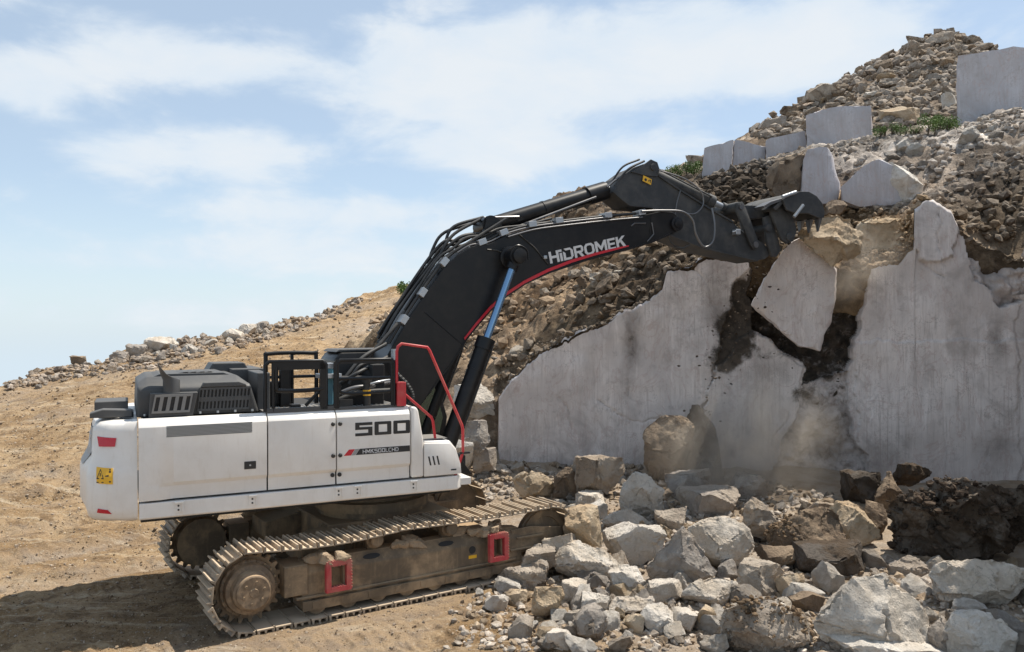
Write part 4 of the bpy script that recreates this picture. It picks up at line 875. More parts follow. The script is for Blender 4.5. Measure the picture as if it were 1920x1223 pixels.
# ------------------------------------------------------------------ sawn blocks and slabs
def slab(name, poly, Y, depth, mat, label, cat, group=None, lean=0.0, turn=0.0, topin=0.0, rough=.012, step=.14, dY=None):
    """a thick stone body whose front follows poly (photograph pixels) at depth Y; turn: metres further away per metre to the right"""
    u0 = min(p[0] for p in poly); u1 = max(p[0] for p in poly); v1 = max(p[1] for p in poly)
    c = px((u0 + u1) / 2, v1, Y)
    P_ = []
    for (u, v) in poly:
        yy = Y
        for _ in range(4):
            q = px(u, v, yy); yy = Y + (q[0] - c[0]) * turn + (q[2] - c[2]) * lean
        P_.append(px(u, v, yy) - c)
    bm = bmesh.new(); fr = [bm.verts.new(p) for p in P_]
    bk = [bm.verts.new(p + np.array([depth * (c[0] + p[0]) / (c[1] + p[1]) * .97, depth, 0]) + np.array([0, 0, -topin * (1 if p[2] > .3 else 0)])) for p in P_]; n = len(P_)
    bm.faces.new(fr); bm.faces.new(bk[::-1])
    for i in range(n): bm.faces.new((fr[i], fr[(i + 1) % n], bk[(i + 1) % n], bk[i]))
    bmesh.ops.recalc_face_normals(bm, faces=bm.faces)
    bmesh.ops.triangulate(bm, faces=bm.faces)
    for _ in range(7):
        es = [e for e in bm.edges if e.calc_length() > step * 1.5]
        if not es: break
        bmesh.ops.subdivide_edges(bm, edges=es, cuts=1); bmesh.ops.triangulate(bm, faces=bm.faces)
    bm.normal_update(); co = np.array([v.co[:] for v in bm.verts]); no = np.array([v.normal[:] for v in bm.verts])
    d = fbm(co * 1.1 + Y, 5, 3) * rough * 1.4 + fbm(co * 7 + Y, 9, 3) * rough
    shp = np.array([max([e.calc_face_angle(0) for e in v.link_edges if len(e.link_faces) == 2] or [0]) for v in bm.verts])
    d -= (shp > .6) * np.abs(fbm(co * 5, 4, 3)) * rough * 2.5
    co = co + no * d[:, None]
    for v, p in zip(bm.verts, co): v.co = p
    me = bpy.data.meshes.new(name); bm.to_mesh(me); bm.free(); me.materials.append(mat)
    me.polygons.foreach_set('use_smooth', [True] * len(me.polygons))
    try: me.set_sharp_from_angle(angle=R(35))
    except Exception: pass
    o = bpy.data.objects.new(name, me); C.objects.link(o); o.location = c; tag(o, label, cat, group); return o
GB = 'sawn marble blocks set out above the quarry'
slab('marble_block', [(1795, 104), (1900, 88), (1960, 92), (1960, 212), (1797, 236)], 22.6, 2.2, BLOCKM, 'biggest sawn grey marble block standing before the spoil heap', 'marble block', GB, turn=-.25, rough=.016)
slab('marble_block', [(1512, 217), (1540, 206), (1572, 199), (1632, 198), (1637, 262), (1512, 280)], 25.5, 1.6, BLOCKM, 'tall sawn block with a rounded shoulder over the pale rubble', 'marble block', GB, turn=-.1, rough=.016)
slab('marble_block', [(1437, 262), (1510, 245), (1511.5, 281), (1436, 304)], 26.2, 1.5, BLOCKM, 'low sawn block joined to the side of the tall rounded one', 'marble block', GB, turn=-.1, rough=.016)
slab('marble_block', [(1377, 261), (1436, 275), (1435, 306), (1372, 326)], 26.6, 1.4, BLOCKM, 'sawn block with its top sloping down beside the end block', 'marble block', GB, turn=.05, rough=.016)
slab('marble_block', [(1320, 277), (1376, 261), (1371, 322), (1316, 332)], 26.4, 1.5, BLOCKM, 'end sawn block of the row beside the green shrub', 'marble block', GB, turn=-.25, rough=.016)
slab('marble_block', [(1506, 300), (1514, 281), (1550, 277), (1560, 290), (1574, 345), (1571, 378), (1545, 384), (1502, 378)], 18.9, 1.2, BLOCKM, 'upright split marble piece with a rounded edge behind the bucket', 'marble block', 'fallen marble pieces above the face', turn=.12, rough=.02)
slab('marble_block', [(1441, 320), (1460, 300), (1506, 283), (1510, 300), (1502, 378), (1460, 372), (1444, 356)], 19.1, 1.2, ST['brown'], 'soil-coated brown block next to the upright split marble piece', 'marble block', 'fallen marble pieces above the face', rough=.05)
tri = slab('marble_slab', [(1577, 350), (1620, 310), (1648, 296), (1676, 312), (1690, 338), (1698, 386), (1610, 388), (1580, 376)], 18.5, .9, BLOCKM, 'three-cornered marble slab with a smooth bluish face above the pocket', 'marble slab', 'fallen marble pieces above the face', rough=.02)
rock(1694, 340, 96, 84, 'white', 'bright rough white boulder behind the three-cornered slab', sub=5, Y=18.3, outline=[(1640, 296), (1668, 300), (1705, 318), (1735, 350), (1740, 372), (1715, 388), (1690, 386), (1660, 340)], rough=.05, group='boulders above the face')
rock(1568, 388, 44, 30, 'brown', 'small brown stone wedged under the split marble piece', sub=3, Y=18.0, group='boulders above the face')
rock(1535, 440, 110, 96, 'tan', 'golden broken ledge behind the tilting slab where the bucket digs in', sub=5, Y=15.72, deep=1.4, outline=[(1490, 432), (1500, 406), (1522, 390), (1560, 391), (1600, 404), (1622, 440), (1618, 480), (1560, 508), (1502, 462)], rough=.09, group='boulders above the face', cat='rock ledge', name='rock_ledge')
rock(1650, 445, 110, 90, 'tan', 'golden brown ledge of broken rock beside the rounded wall head', sub=5, Y=17.0, outline=[(1590, 440), (1610, 405), (1660, 400), (1712, 410), (1708, 450), (1722, 488), (1640, 500), (1595, 480)], rough=.10, group='boulders above the face', cat='rock ledge', name='rock_ledge')
for pl_, n_, sd_ in (([(1308, 328), (1440, 302), (1640, 256), (1642, 274), (1440, 322), (1312, 346)], 260, 91), ([(1790, 232), (1922, 206), (1922, 230), (1792, 252)], 160, 92), ([(1440, 366), (1580, 372), (1700, 382), (1700, 396), (1440, 386)], 140, 93)):
    p_, s_ = field(n_, pl_, 3, 18, 2.2, seed=sd_); scatter('rubble', p_, s_, PEB, seed=sd_, cols=stone_cols(len(p_), g, np.clip(tone_at(p_), 0, 1), .45))
# the slab that the bucket is prising off
ps = slab('marble_slab', [(1408, 572), (1432, 522), (1466, 476), (1486, 452), (1500, 444), (1516, 456), (1536, 470), (1568, 504), (1566, 566), (1558, 604), (1545, 634), (1537, 658), (1518, 652), (1497, 648), (1470, 626), (1450, 606)], 16.55, .62, MARB, 'broken-off marble slab tilting out of the face under the bucket', 'marble slab', 'fallen marble pieces above the face', lean=-.10, rough=.02, step=.1)
# ------------------------------------------------------------------ shrubs
def leaf_mat(name, a, b):
    m = Mat(name); r = m.n('ShaderNodeNewGeometry').outputs['Random Per Island']
    m.b.inputs['Transmission Weight'].default_value = 0
    return m.out(m.mix(r, a, b), .6, spec=.3)
LEAF = leaf_mat('shrub_leaf', (.065, .12, .028), (.16, .23, .065)); LEAF2 = leaf_mat('dark_shrub_leaf', (.03, .06, .02), (.07, .12, .035)); TWIG = paint('twig_bark', (.10, .075, .05), .9, .1)
def shrub(u, v, w, h, Y, label, mat=LEAF, n=900, seed=1):
    """a spreading shrub: twigs (stems) with leaf-sized faces in uneven clumps"""
    g = np.random.default_rng(seed); pt = hit(u, v + h * .45); base = pt if pt is not None else px(u, v + h / 2, Y); Y = base[1]; Wd, Hd = w * Y / F, h * 1.3 * Y / F
    t = empty('shrub', base); tag(t, label, 'shrub', 'green shrubs on the hillside')
    k = max(4, int(w / h * 3.2)); cl = np.stack([np.linspace(-.42, .42, k) * Wd + g.normal(0, .04 * Wd, k), g.normal(0, .25 * Hd, k), Hd * (.25 + .4 * g.random(k))], 1)
    st = MB()
    for c in cl:
        for _ in range(2):
            e = c + g.normal(0, .16 * Hd, 3); e[2] = abs(e[2]) + .1 * Hd
            st.tube([(c[0] * .8, c[1] * .5, -.1), tuple(c * .5 + e * .2), tuple(e)], [.02, .014, .006], 5)
    st.build('stem', TWIG, t)
    n = int(n * 1.5); ci = g.integers(0, k, n); q = unit(g.normal(size=(n, 3))) * (g.random((n, 1)) ** .45); ctr = cl[ci] + q * np.array([Wd * .62 / k + Hd * .12, Hd * .42, Hd * .36]) * (.75 + .5 * g.random((k, 1)))[ci]
    ctr[:, 2] = np.maximum(ctr[:, 2], -.05)
    L = Hd * .07 * g.uniform(.6, 1.3, (n, 1)); a = unit(g.normal(size=(n, 3)) + q * .8 + np.array([0, 0, .35])); b = unit(np.cross(a, g.normal(size=(n, 3)))) * .42
    V = np.stack([ctr, ctr + (a * .5 + b) * L, ctr + a * L * 1.1, ctr + (a * .5 - b) * L], 1).reshape(-1, 3)
    mesh_np('foliage', V, np.arange(n * 4).reshape(-1, 4), mat, parent=t)
shrub(1282, 321, 66, 24, 30.5, 'green shrub growing at the end of the row of sawn blocks', n=1500, seed=1)
shrub(1668, 247, 60, 20, 27.5, 'low bright green shrub beside the tall rounded block', n=1300, seed=2)
shrub(1712, 247, 40, 14, 27.0, 'flat thin green shrub between the two bigger ones under the spoil heap', n=700, seed=3)
shrub(1763, 238, 66, 28, 26.5, 'bright green shrub touching the biggest sawn block', n=1700, seed=4)
shrub(775, 547, 50, 32, 33.0, 'olive green shrub on the skyline behind the boom foot', n=1200, seed=5)
shrub(801, 523, 30, 14, 36.0, 'small dark bluish shrub over the olive green one', LEAF2, n=500, seed=6)

# ------------------------------------------------------------------ dust
def dust(name, c, r, dens, seed):
    m = Mat('dust'); m.t.nodes.remove(m.b); co = m.co('Object')
    L = m.n('ShaderNodeVectorMath', {0: co}, operation='LENGTH').outputs['Value']
    nz = m.noise(m.co('Object', None), 1.7, 4, .6, .5)
    f = m.math('MULTIPLY', m.ramp(L, 1.0, .0), m.ramp(nz, .40, .64))
    v = m.n('ShaderNodeVolumePrincipled', {'Color': (.88, .80, .70, 1), 'Density': m.math('MULTIPLY', f, dens), 'Anisotropy': .25})
    m.t.links.new(v.outputs[0], m.t.nodes['Material Output'].inputs['Volume'])
    D, T = ico(3); o = mesh_np(name, D, T, m.m); o.location = c; o.scale = r; tag(o, kind='stuff'); return o
dust('dust', px(1400, 850, 15.7), (2.2, 1.15, 2.2), 2.3, 1)
dust('dust', px(1600, 500, 16.5), (1.7, .8, 1.05), 1.0, 2)
SC.cycles.volume_step_rate = 2.0; SC.cycles.volume_max_steps = 96; SC.cycles.volume_bounces = 1
# clods and grit falling past the face from the slab
p_ = []
g = np.random.default_rng(60)
for (u, v, ru, rv, n) in ((1425, 530, 16, 30, 60), (1395, 590, 16, 34, 70), (1368, 640, 20, 30, 60), (1350, 690, 26, 30, 50), (1340, 780, 24, 60, 40), (1470, 590, 50, 60, 20), (1560, 680, 30, 60, 30)):
    for _ in range(n): p_.append(px(u + g.normal() * ru, v + g.normal() * rv, 16.6 + g.normal() * .18))
p_ = np.array(p_); scatter('falling_dirt', p_, .006 + .04 * g.random(len(p_)) ** 3, PEB, cols=np.array([.07, .055, .042]) * g.uniform(.6, 2.0, (len(p_), 1)))
# ------------------------------------------------------------------ excavator
EX = empty('excavator', ORG, YAW); tag(EX, 'white and black crawler excavator with red handrail prising rock off the quarry face', 'excavator')
def up(mb, name, mat, bevel=0, seg=2, smooth=None, parent=None, label=None):
    o = mb.build(name, mat, parent or EX, bevel, seg, smooth, rot=(0 if parent else TH))
    if label: o['label'] = label
    return o
def lo(mb, name, mat, bevel=0, seg=2, smooth=None, parent=None): return mb.build(name, mat, parent or EX, bevel, seg, smooth)
def arc(c, r, a0, a1, n): return [(c[0] + r * math.cos(R(a0 + (a1 - a0) * i / (n - 1))), c[1] + r * math.sin(R(a0 + (a1 - a0) * i / (n - 1)))) for i in range(n)]
def curve(pts, n=6):
    """smooth path through points (Catmull-Rom)"""
    P_ = [np.array(p, float) for p in pts]; P_ = [2 * P_[0] - P_[1]] + P_ + [2 * P_[-1] - P_[-2]]; out = []
    for i in range(1, len(P_) - 2):
        for k in range(n):
            t = k / n; a, b, c, d = P_[i - 1:i + 3]
            out.append(tuple(.5 * (2 * b + (c - a) * t + (2 * a - 5 * b + 4 * c - d) * t * t + (3 * b - a - 3 * c + d) * t ** 3)))
    return out + [tuple(P_[-2])]
# lettering: each letter is cut from strokes in a cell of the given width, height 1
def glyph(ch, t=.23):
    r = lambda x0, y0, x1, y1: [(x0, y0), (x1, y0), (x1, y1), (x0, y1)]
    def ring(o, i): return [[o[k], o[(k + 1) % len(o)], i[(k + 1) % len(o)], i[k]] for k in range(len(o))]
    def oct_(x0, y0, x1, y1, c, cl=None):
        cl = c if cl is None else cl
        return [(x0 + cl, y0), (x1 - c, y0), (x1, y0 + c), (x1, y1 - c), (x1 - c, y1), (x0 + cl, y1), (x0, y1 - cl), (x0, y0 + cl)]
    e = 1e-4
    if ch == 'H': return .95, [r(0, 0, t, 1), r(.95 - t, 0, .95, 1), r(t, .5 - t * .45, .95 - t, .5 + t * .45)]
    if ch == 'I': return t, [r(0, 0, t, 1)]
    if ch == 'i': return t * 1.0, [r(0, 0, t, .70), [(-.10, .80), (t, .80), (t, 1), (-.22, 1)]]
    if ch == 'D': return .98, ring(oct_(0, 0, .98, 1, .24, e), oct_(t, t * .82, .98 - t, 1 - t * .82, .12, e))
    if ch == 'd': return 1.0, [[(0, 0), (t, 0), (t, .62), (0, .78)], [(t, 0), (.76, 0), (.76, t * .82), (t, t * .82)], [(.76, 0), (1.0, .24), (1.0 - t, .30), (.76, t * .82)], [(1.0, .24), (1.0, .76), (1.0 - t, .70), (1.0 - t, .30)], [(1.0, .76), (.76, 1), (.76, 1 - t * .82), (1.0 - t, .70)], [(.76, 1), (.12, 1), (.30, 1 - t * .82), (.76, 1 - t * .82)]]
    if ch == 'O': return 1.02, ring(oct_(0, 0, 1.02, 1, .24), oct_(t, t * .82, 1.02 - t, 1 - t * .82, .12))
    if ch == '0': return 1.0, ring(oct_(0, 0, 1.0, 1, .05), oct_(t * 1.15, t, 1.0 - t * 1.15, 1 - t, .015))
    if ch == '5': return 1.0, [r(0, 1 - t, 1.0, 1), r(0, .55 - t * .4, t * 1.15, 1 - t), r(t * 1.15, .55 - t * .4, 1.0, .55 + t * .5), r(1.0 - t * 1.15, t, 1.0, .55 - t * .4), r(0, 0, 1.0, t)]
    if ch == 'R': return .95, [r(0, 0, t, 1), r(t, 1 - t * .82, .78, 1), r(t, .36, .78, .36 + t * .8), [(.78, 1), (.78, 1 - t * .82), (.95 - t, .78), (.95, .84)], [(.95, .84), (.95 - t, .78), (.95 - t, .58), (.95, .52)], [(.95, .52), (.95 - t, .58), (.78, .36 + t * .8), (.78, .36)], [(.42, .36), (.70, .36), (.97, 0), (.68, 0)]]
    if ch == 'M': return 1.2, [r(0, 0, t, 1), r(1.2 - t, 0, 1.2, 1), [(t, 1), (t, .62), (.6, .12), (.6, .50)], [(1.2 - t, 1), (.6, .50), (.6, .12), (1.2 - t, .62)]]
    if ch == 'E': return .82, [r(0, 0, t, 1), r(t, 0, .82, t * .82), r(t, .5 - t * .4, .76, .5 + t * .4), r(t, 1 - t * .82, .82, 1)]
    if ch == 'K': return 1.0, [r(0, 0, t, 1), [(t, .38), (t, .66), (.70, 1), (1.0, 1)], [(t + .16, .56), (t + .36, .66), (1.02, 0), (.70, 0)]]
    if ch == 'L': return .75, [r(0, 0, t, 1), r(t, 0, .75, t * .82)]
    if ch == 'C': return .9, [r(0, .12, t, .88), [(0, .12), (.12, 0), (.12 + t * .4, t * .82), (t, .2)], [(0, .88), (t, .8), (.12 + t * .4, 1 - t * .82), (.12, 1)], r(.12 + t * .4, 0, .9, t * .82), r(.12 + t * .4, 1 - t * .82, .9, 1)]
    return .5, []
def letters(text, h, gap, place, thick=.006, t=.23, wide=1.0):
    """place(x, y, d) -> point; x along the line, y up, d out of the surface"""
    mb = MB(); x = 0
    for ch in text:
        w, polys = glyph(ch, t)
        for p in polys:
            n = len(p); F_ = [place((x + a * wide) * h, b * h, thick) for a, b in p]; B_ = [place((x + a * wide) * h, b * h, -.004) for a, b in p]
            mb.add(F_ + B_, [tuple(range(n)), tuple(range(n, 2 * n))[::-1]] + [(i, (i + 1) % n, n + (i + 1) % n, n + i) for i in range(n)])
        x += w * wide + gap
    return mb, x * h

# ---------------- undercarriage
RS, RI, XS, XI, HZ = .47, .43, -2.25, 2.20, .53       # wheel radii, centres, axle height
def belt(n=300):
    """centre line of the chain: clockwise seen from the near side, evenly spaced (x, z, tangent)"""
    pts = []
    rb, rt = HZ - .075, .45
    for i in range(40): pts.append((XS - rb * math.sin(math.pi * i / 39), HZ - rb * math.cos(math.pi * i / 39)))        # round the sprocket from below
    for i in range(1, 60):
        t = i / 60; x = XS + (XI - XS) * t; z = HZ + rb - .055 * math.sin(math.pi * min(1, t * 2.2)) * (1 if t < .4545 else 0) - (.02 * math.sin(math.pi * (t - .4545) / .5455) if t >= .4545 else 0)
        pts.append((x, z))
    for i in range(40): pts.append((XI + rb * math.sin(math.pi * i / 39), HZ + rb * math.cos(math.pi * i / 39)))
    pts = np.array(pts + [pts[0]]); L = np.concatenate([[0], np.cumsum(np.hypot(*np.diff(pts, axis=0).T))]); tot = L[-1]
    s = (np.arange(n) + .35) * tot / n; x = np.interp(s, L, pts[:, 0]); z = np.interp(s, L, pts[:, 1])
    e = .02; dx_ = np.interp((s + e) % tot, L, pts[:, 0]) - np.interp((s - e) % tot, L, pts[:, 0]); dz_ = np.interp((s + e) % tot, L, pts[:, 1]) - np.interp((s - e) % tot, L, pts[:, 1])
    return x, z, np.arctan2(dz_, dx_), tot
NSHOE = 52
bx_, bz_, ba_, btot = belt(NSHOE); pitch = btot / NSHOE
def shoe_mesh():
    """one shoe plate: local x along the chain, z outward; two tall grousers and a low middle one, edges turned down"""
    mb = MB(); hw = .30; p = pitch
    mb.box(-p * .47, p * .47, -hw, hw, .012, .034)
    for x0, hgt in ((-p * .42, .052), (-p * .02, .034), (p * .36, .052)):
        mb.prism([(x0 - .016, .034), (x0 + .020, .034), (x0 + .012, .034 + hgt), (x0 - .008, .034 + hgt)], -hw, hw)
    mb.box(-p * .50, -p * .43, -hw + .01, hw - .01, .000, .014)
    return mb
def link_mesh():
    mb = MB(); p = pitch
    for y in (-.10, .10):
        mb.prism([(-p * .56, -.05), (-p * .3, -.075), (p * .3, -.075), (p * .56, -.045), (p * .56, .0), (p * .3, .012), (-p * .3, .012), (-p * .56, .0)], y - .025, y + .025)
    mb.cyl((-p * .5, -.135, -.032), (-p * .5, .135, -.032), .035, 10)
    return mb
shoe_me = link_me = None
def track(side):
    global shoe_me, link_me
    yc = side * 1.375; out = side        # outward direction in y
    fr = MB()
    # box frame with a sloping upper side, sole and end blocks
    sec = [(-.20, .17), (.20, .17), (.20, .62), (.10, .76), (-.10, .76), (-.20, .62)]
    if side < 0: sec = [(-b, z) for b, z in sec]
    xs_ = [-1.62, -1.5, 1.55, 1.72]
    fr.loft([[(x, yc + b * (1 if 0 < i < 3 else .92), z * (1 if 0 < i < 3 else .97)) for b, z in sec] for i, x in enumerate(xs_)])
    fr.box(-1.7, 1.6, yc - .235, yc + .235, .30, .33)
    fr.box(-1.85, -1.55, yc - .22, yc + .22, .36, .74)          # final drive mount
    fr.box(1.6, 2.2, yc - .17, yc + .17, .44, .64); fr.prism([(1.55, .36), (2.46, .40), (2.52, .52), (2.46, .66), (1.9, .74), (1.55, .72)], yc + out * .13, yc + out * .165)      # idler yoke and its cover
    fr.box(1.62, 2.1, yc + out * .17, yc + out * .215, .585, .615); fr.box(1.5, 2.25, yc + out * .17, yc + out * .225, .425, .455)
    f = lo(fr, 'track_frame', P['mud'], .012)
    g1 = MB(); g1.prism([(-1.62, .155), (1.75, .155), (1.75, .27), (-1.62, .27)], yc + out * .215, yc + out * .24)
    for k in range(9): g1.box(-1.5 + k * .38, -1.42 + k * .38, yc + out * .241, yc + out * .252, .175, .262)
    lo(g1, 'roller_guard', P['mud'], parent=f)
    for k in range(8):
        r_ = MB(); x = -1.42 + k * .42; r_.lathe([(0, -.2), (.13, -.2), (.13, -.12), (.10, -.1), (.10, .1), (.13, .12), (.13, .2), (0, .2)], (x, yc, .215), 16); lo(r_, 'bottom_roller', P['mud'], smooth=40, parent=f)
    for x in (-.61, .52):
        r_ = MB(); c = (x, yc, .905); r_.lathe([(0, out * .25), (.075, out * .25), (.09, out * .235), (.09, out * .16), (.12, out * .155), (.12, out * .10), (.085, out * .08), (.085, -out * .1), (.12, -out * .12), (.12, -out * .18), (0, -out * .18)], c, 22)
        r_.box(x - .07, x + .07, yc - .05, yc + .05, .72, .86); lo(r_, 'carrier_roller', P['mud'], smooth=40, parent=f)
    for (x0, z0) in ((-.66, .70), (.46, .70)):      # oval clean-out holes on the sloping side
        hmb = MB(); n = 20; q = [(x0 + .12 * math.cos(6.283 * k / n), .036 * math.sin(6.283 * k / n)) for k in range(n)]
        hmb.add([(a, yc + out * (.152 - b * .58), z0 - .012 + b * .81) for a, b in q] + [(a, yc + out * (.158 - b * .58), z0 - .006 + b * .81) for a, b in q], [tuple(range(n)), tuple(range(n, 2 * n))] + [(i, (i + 1) % n, n + (i + 1) % n, n + i) for i in range(n)]); lo(hmb, 'cleanout_hole', P['dark'], parent=f)
    hmb = MB(); hmb.cyl((.86, yc + out * .19, .55), (.86, yc + out * .205, .55), .055, 16); lo(hmb, 'grease_hole', P['dark'], parent=f)
    if side < 0:
        ymb = MB(); ymb.box(.80, .93, yc + out * .2, yc + out * .206, .43, .475); lo(ymb, 'warning_label', P['yellow'], parent=f)
    # sprocket with bolted hub
    sp = MB(); nT = 21; poly = []
    for k in range(nT):
        a = 2 * math.pi * k / nT
        for da, rr in ((-.085, .385), (-.035, .445), (.035, .445), (.085, .385)): poly.append((XS + rr * math.cos(a + da), HZ + rr * math.sin(a + da)))
    sp.prism(poly, yc - .035, yc + .035); so = lo(sp, 'sprocket', P['mud'], .006, parent=f)
    hb = MB(); hb.lathe([(0, out * .345), (.05, out * .345), (.055, out * .33), (.19, out * .335), (.205, out * .325), (.21, out * .29), (.235, out * .275), (.25, out * .19), (.30, out * .175), (.315, out * .10), (.345, out * .09), (.35, out * .02), (.35, -out * .2), (0, -out * .2)], (XS, yc, HZ), 40)
    lo(hb, 'drive_hub', P['hub'] if side < 0 else P['mud'], smooth=35, parent=f)
    bl = MB()
    for k in range(20):
        a = 2 * math.pi * k / 20; bl.cyl((XS + .33 * math.cos(a), yc + out * .088, HZ + .33 * math.sin(a)), (XS + .33 * math.cos(a), yc + out * .115, HZ + .33 * math.sin(a)), .016, 6)
    for k in range(6):
        a = 2 * math.pi * k / 6 + .3; bl.cyl((XS + .13 * math.cos(a), yc + out * .33, HZ + .13 * math.sin(a)), (XS + .13 * math.cos(a), yc + out * .35, HZ + .13 * math.sin(a)), .018, 6)
    bo = lo(bl, 'bolt', P['mud'], parent=f); bo['kind'] = 'stuff'
    idl = MB(); idl.lathe([(0, out * .12), (.12, out * .12), (.13, out * .07), (.30, out * .05), (.31, out * .09), (.40, out * .09), (.40, out * .05), (.43, out * .045), (.43, -out * .045), (.40, -out * .05), (.40, -out * .09), (.31, -out * .09), (.13, -out * .07), (0, -out * .12)], (XI, yc, HZ), 36); lo(idl, 'idler', P['mud'], smooth=35, parent=f)
    # chain
    for k in range(NSHOE):
        if shoe_me is None: o = lo(shoe_mesh(), 'track_shoe', P['shoe'], .004, 1, parent=f); shoe_me = o.data
        else: o = bpy.data.objects.new('track_shoe', shoe_me); C.objects.link(o); o.parent = f
        o.matrix_local = Matrix.Translation((bx_[k], yc, bz_[k])) @ Matrix.Rotation(-ba_[k] + 0, 4, 'Y')
        if link_me is None: l_ = lo(link_mesh(), 'track_link', P['mud'], parent=f); link_me = l_.data
        else: l_ = bpy.data.objects.new('track_link', link_me); C.objects.link(l_); l_.parent = f
        l_.matrix_local = o.matrix_local.copy()
    if side < 0:
        for x0, x1 in ((-1.365, -1.03), (1.048, 1.36)):      # red serrated step frames
            s = MB(); z0, z1, w = .375, .77, .066; ya, yb = yc - .315, yc - .385; bkt = MB(); bkt.box(x0 + .05, x0 + .09, ya, yc - .2, .44, .70); bkt.box(x1 - .09, x1 - .05, ya, yc - .2, .44, .70); lo(bkt, 'step_bracket', P['mud'], parent=f)
            s.box(x0, x0 + w, yb, ya, z0, z1); s.box(x1 - w, x1, yb, ya, z0, z1); s.box(x0 + w, x1 - w, yb, ya, z0, z0 + w); s.box(x0 + w, x1 - w, yb, ya, z1 - w, z1)
            for k in range(8):
                xx = x0 + .02 + k * (x1 - x0 - .04) / 8; s.prism([(xx, z1), (xx + .03, z1), (xx + .015, z1 + .016)], yb, ya)
                if x0 + w < xx < x1 - w - .03: s.prism([(xx, z0 + w), (xx + .03, z0 + w), (xx + .015, z0 + w + .014)], yb, ya); s.prism([(xx, z1 - w), (xx + .015, z1 - w - .014), (xx + .03, z1 - w)], yb, ya)
            for k in range(9): zz = z0 + .02 + k * .04; s.box(x1, x1 + .012, yb, ya, zz, zz + .022)
            lo(s, 'step_plate', P['redplate'], .004, parent=f)
    g = np.random.default_rng(70 + side)
    for k, (x, y, z, r) in enumerate(((-1.32, .30, .80, .10), (-1.14, .32, .81, .085), (-1.45, .14, .79, .12), (1.18, .30, .81, .09), (1.08, .22, .80, .12), (.95, .12, .78, .10), (.0, .08, .78, .13), (-.25, .1, .78, .10), (1.30, .1, .80, .12), (.75, .0, .78, .12))):
        Vt, T = rock_verts(300 + k, (r * 2.6, r * 1.8, r * 1.5), 3, .12); Vt = Vt + np.array([x, yc + out * y, z]); o = mesh_np('dried_mud', Vt, T, P['mud2'], parent=f)
    return f
track(-1); track(1)
cf = MB(); cf.box(-.95, .95, -.75, .75, .55, .98); cf.prism([(-1.5, .62), (-.9, .5), (-.9, .95), (-1.5, .85)], -1.2, -.5); cf.prism([(-1.5, .62), (-.9, .5), (-.9, .95), (-1.5, .85)], .5, 1.2)
for sx in (-1, 1):
    for sy in (-1, 1): cf.loft([[(sx * .5, sy * .6, .5), (sx * 1.0, sy * .5, .5), (sx * 1.0, sy * .5, .96), (sx * .5, sy * .6, .96)], [(sx * .8, sy * 1.2, .42), (sx * 1.35, sy * 1.2, .42), (sx * 1.35, sy * 1.2, .72), (sx * .8, sy * 1.2, .72)]])
lo(cf, 'centre_frame', P['mud'], .02)
rg = MB(); rg.lathe([(.3, .96), (.80, .96), (.80, 1.06), (.86, 1.07), (.86, 1.20), (.74, 1.21), (.74, 1.40), (.3, 1.40)], (0, 0, 0), 48, 'z'); lo(rg, 'swing_ring', P['mud'], smooth=35)

# ---------------- upper structure
yS = -1.54
fl = MB(); fl.box(-3.25, .80, -1.25, 1.45, 1.36, 1.60); fl.box(.1, 1.35, -.5, .5, 1.38, 1.75); fl.box(-3.2, .05, -1.40, 1.45, 1.60, 2.60)
up(fl, 'main_frame', P['dark'], .01)
rl = MB()
prof = [(yS + .02, 1.445), (yS, 1.465), (yS, 1.642), (-1.32, 1.642), (-1.32, 1.445)]
rl.loft([[(-3.27, y, z) for y, z in prof], [(.80, y, z) for y, z in prof], [(.87, y + (.05 if y < -1.4 else 0), max(z, 1.47)) for y, z in prof]])
rl.box(.60, 1.02, -1.50, -.95, 1.50, 1.60)
rail = up(rl, 'lower_rail', P['white'], .008)
br_px = [(338, 957), (485, 943), (627, 928), (665, 924), (775, 912)]
for i, bxp in enumerate((-2.88, -2.02, -.93, -.68, .10, )):
    b = MB(); b.box(bxp, bxp + .085, yS - .010, yS + .004, 1.505, 1.615); b.box(bxp + .085, bxp + .10, yS - .035, yS + .004, 1.505, 1.615); b.box(bxp, bxp + .10, yS - .035, yS + .004, 1.615, 1.632)
    o = up(b, 'tie_bracket', P['white'], parent=rail)
    d_ = MB()
    for z in (1.535, 1.585): d_.cyl((bxp + .042, yS - .016, z), (bxp + .042, yS - .009, z), .012, 8)
    up(d_, 'bolt_hole', P['ink'], parent=rail)
# side doors: lofted panel with a crease low down and a chamfered top
def door(x0, x1, crease0=None):
    def sec(x, c): return [(x, -1.49, 1.668), (x, yS + .045 * c, 1.668), (x, yS + .05 * c, 1.822), (x, yS, 1.872), (x, yS, 2.545), (x, yS + .02, 2.575), (x, -1.445, 2.645), (x, -1.42, 2.65), (x, -1.40, 2.60)]
    xs_ = [x0, x1] if crease0 is None else [x0, crease0, crease0 + .16, x1]
    cs_ = [1, 1] if crease0 is None else [0, 0, 1, 1]
    return MB().loft([sec(x, c) for x, c in zip(xs_, cs_)])
gapx = .009
d1 = up(door(-3.275, -1.787 - gapx, -3.05), 'side_door', P['white'], .007, 2, 40)
d2 = up(door(-1.787 + gapx, -.910 - gapx), 'side_door', P['white'], .007, 2, 40)
d3 = up(door(-.910 + gapx, .111 - gapx), 'side_door', P['white'], .007, 2, 40)
ef = MB()
def es(y): return [(.120, 1.668), (.30, 1.668), (.30, 2.175), (.228, 2.595), (.19, 2.64), (.120, 2.645)]
ef.prism(es(0), yS, -1.0); up(ef, 'end_fairing', P['white'], .03, 3, 40)
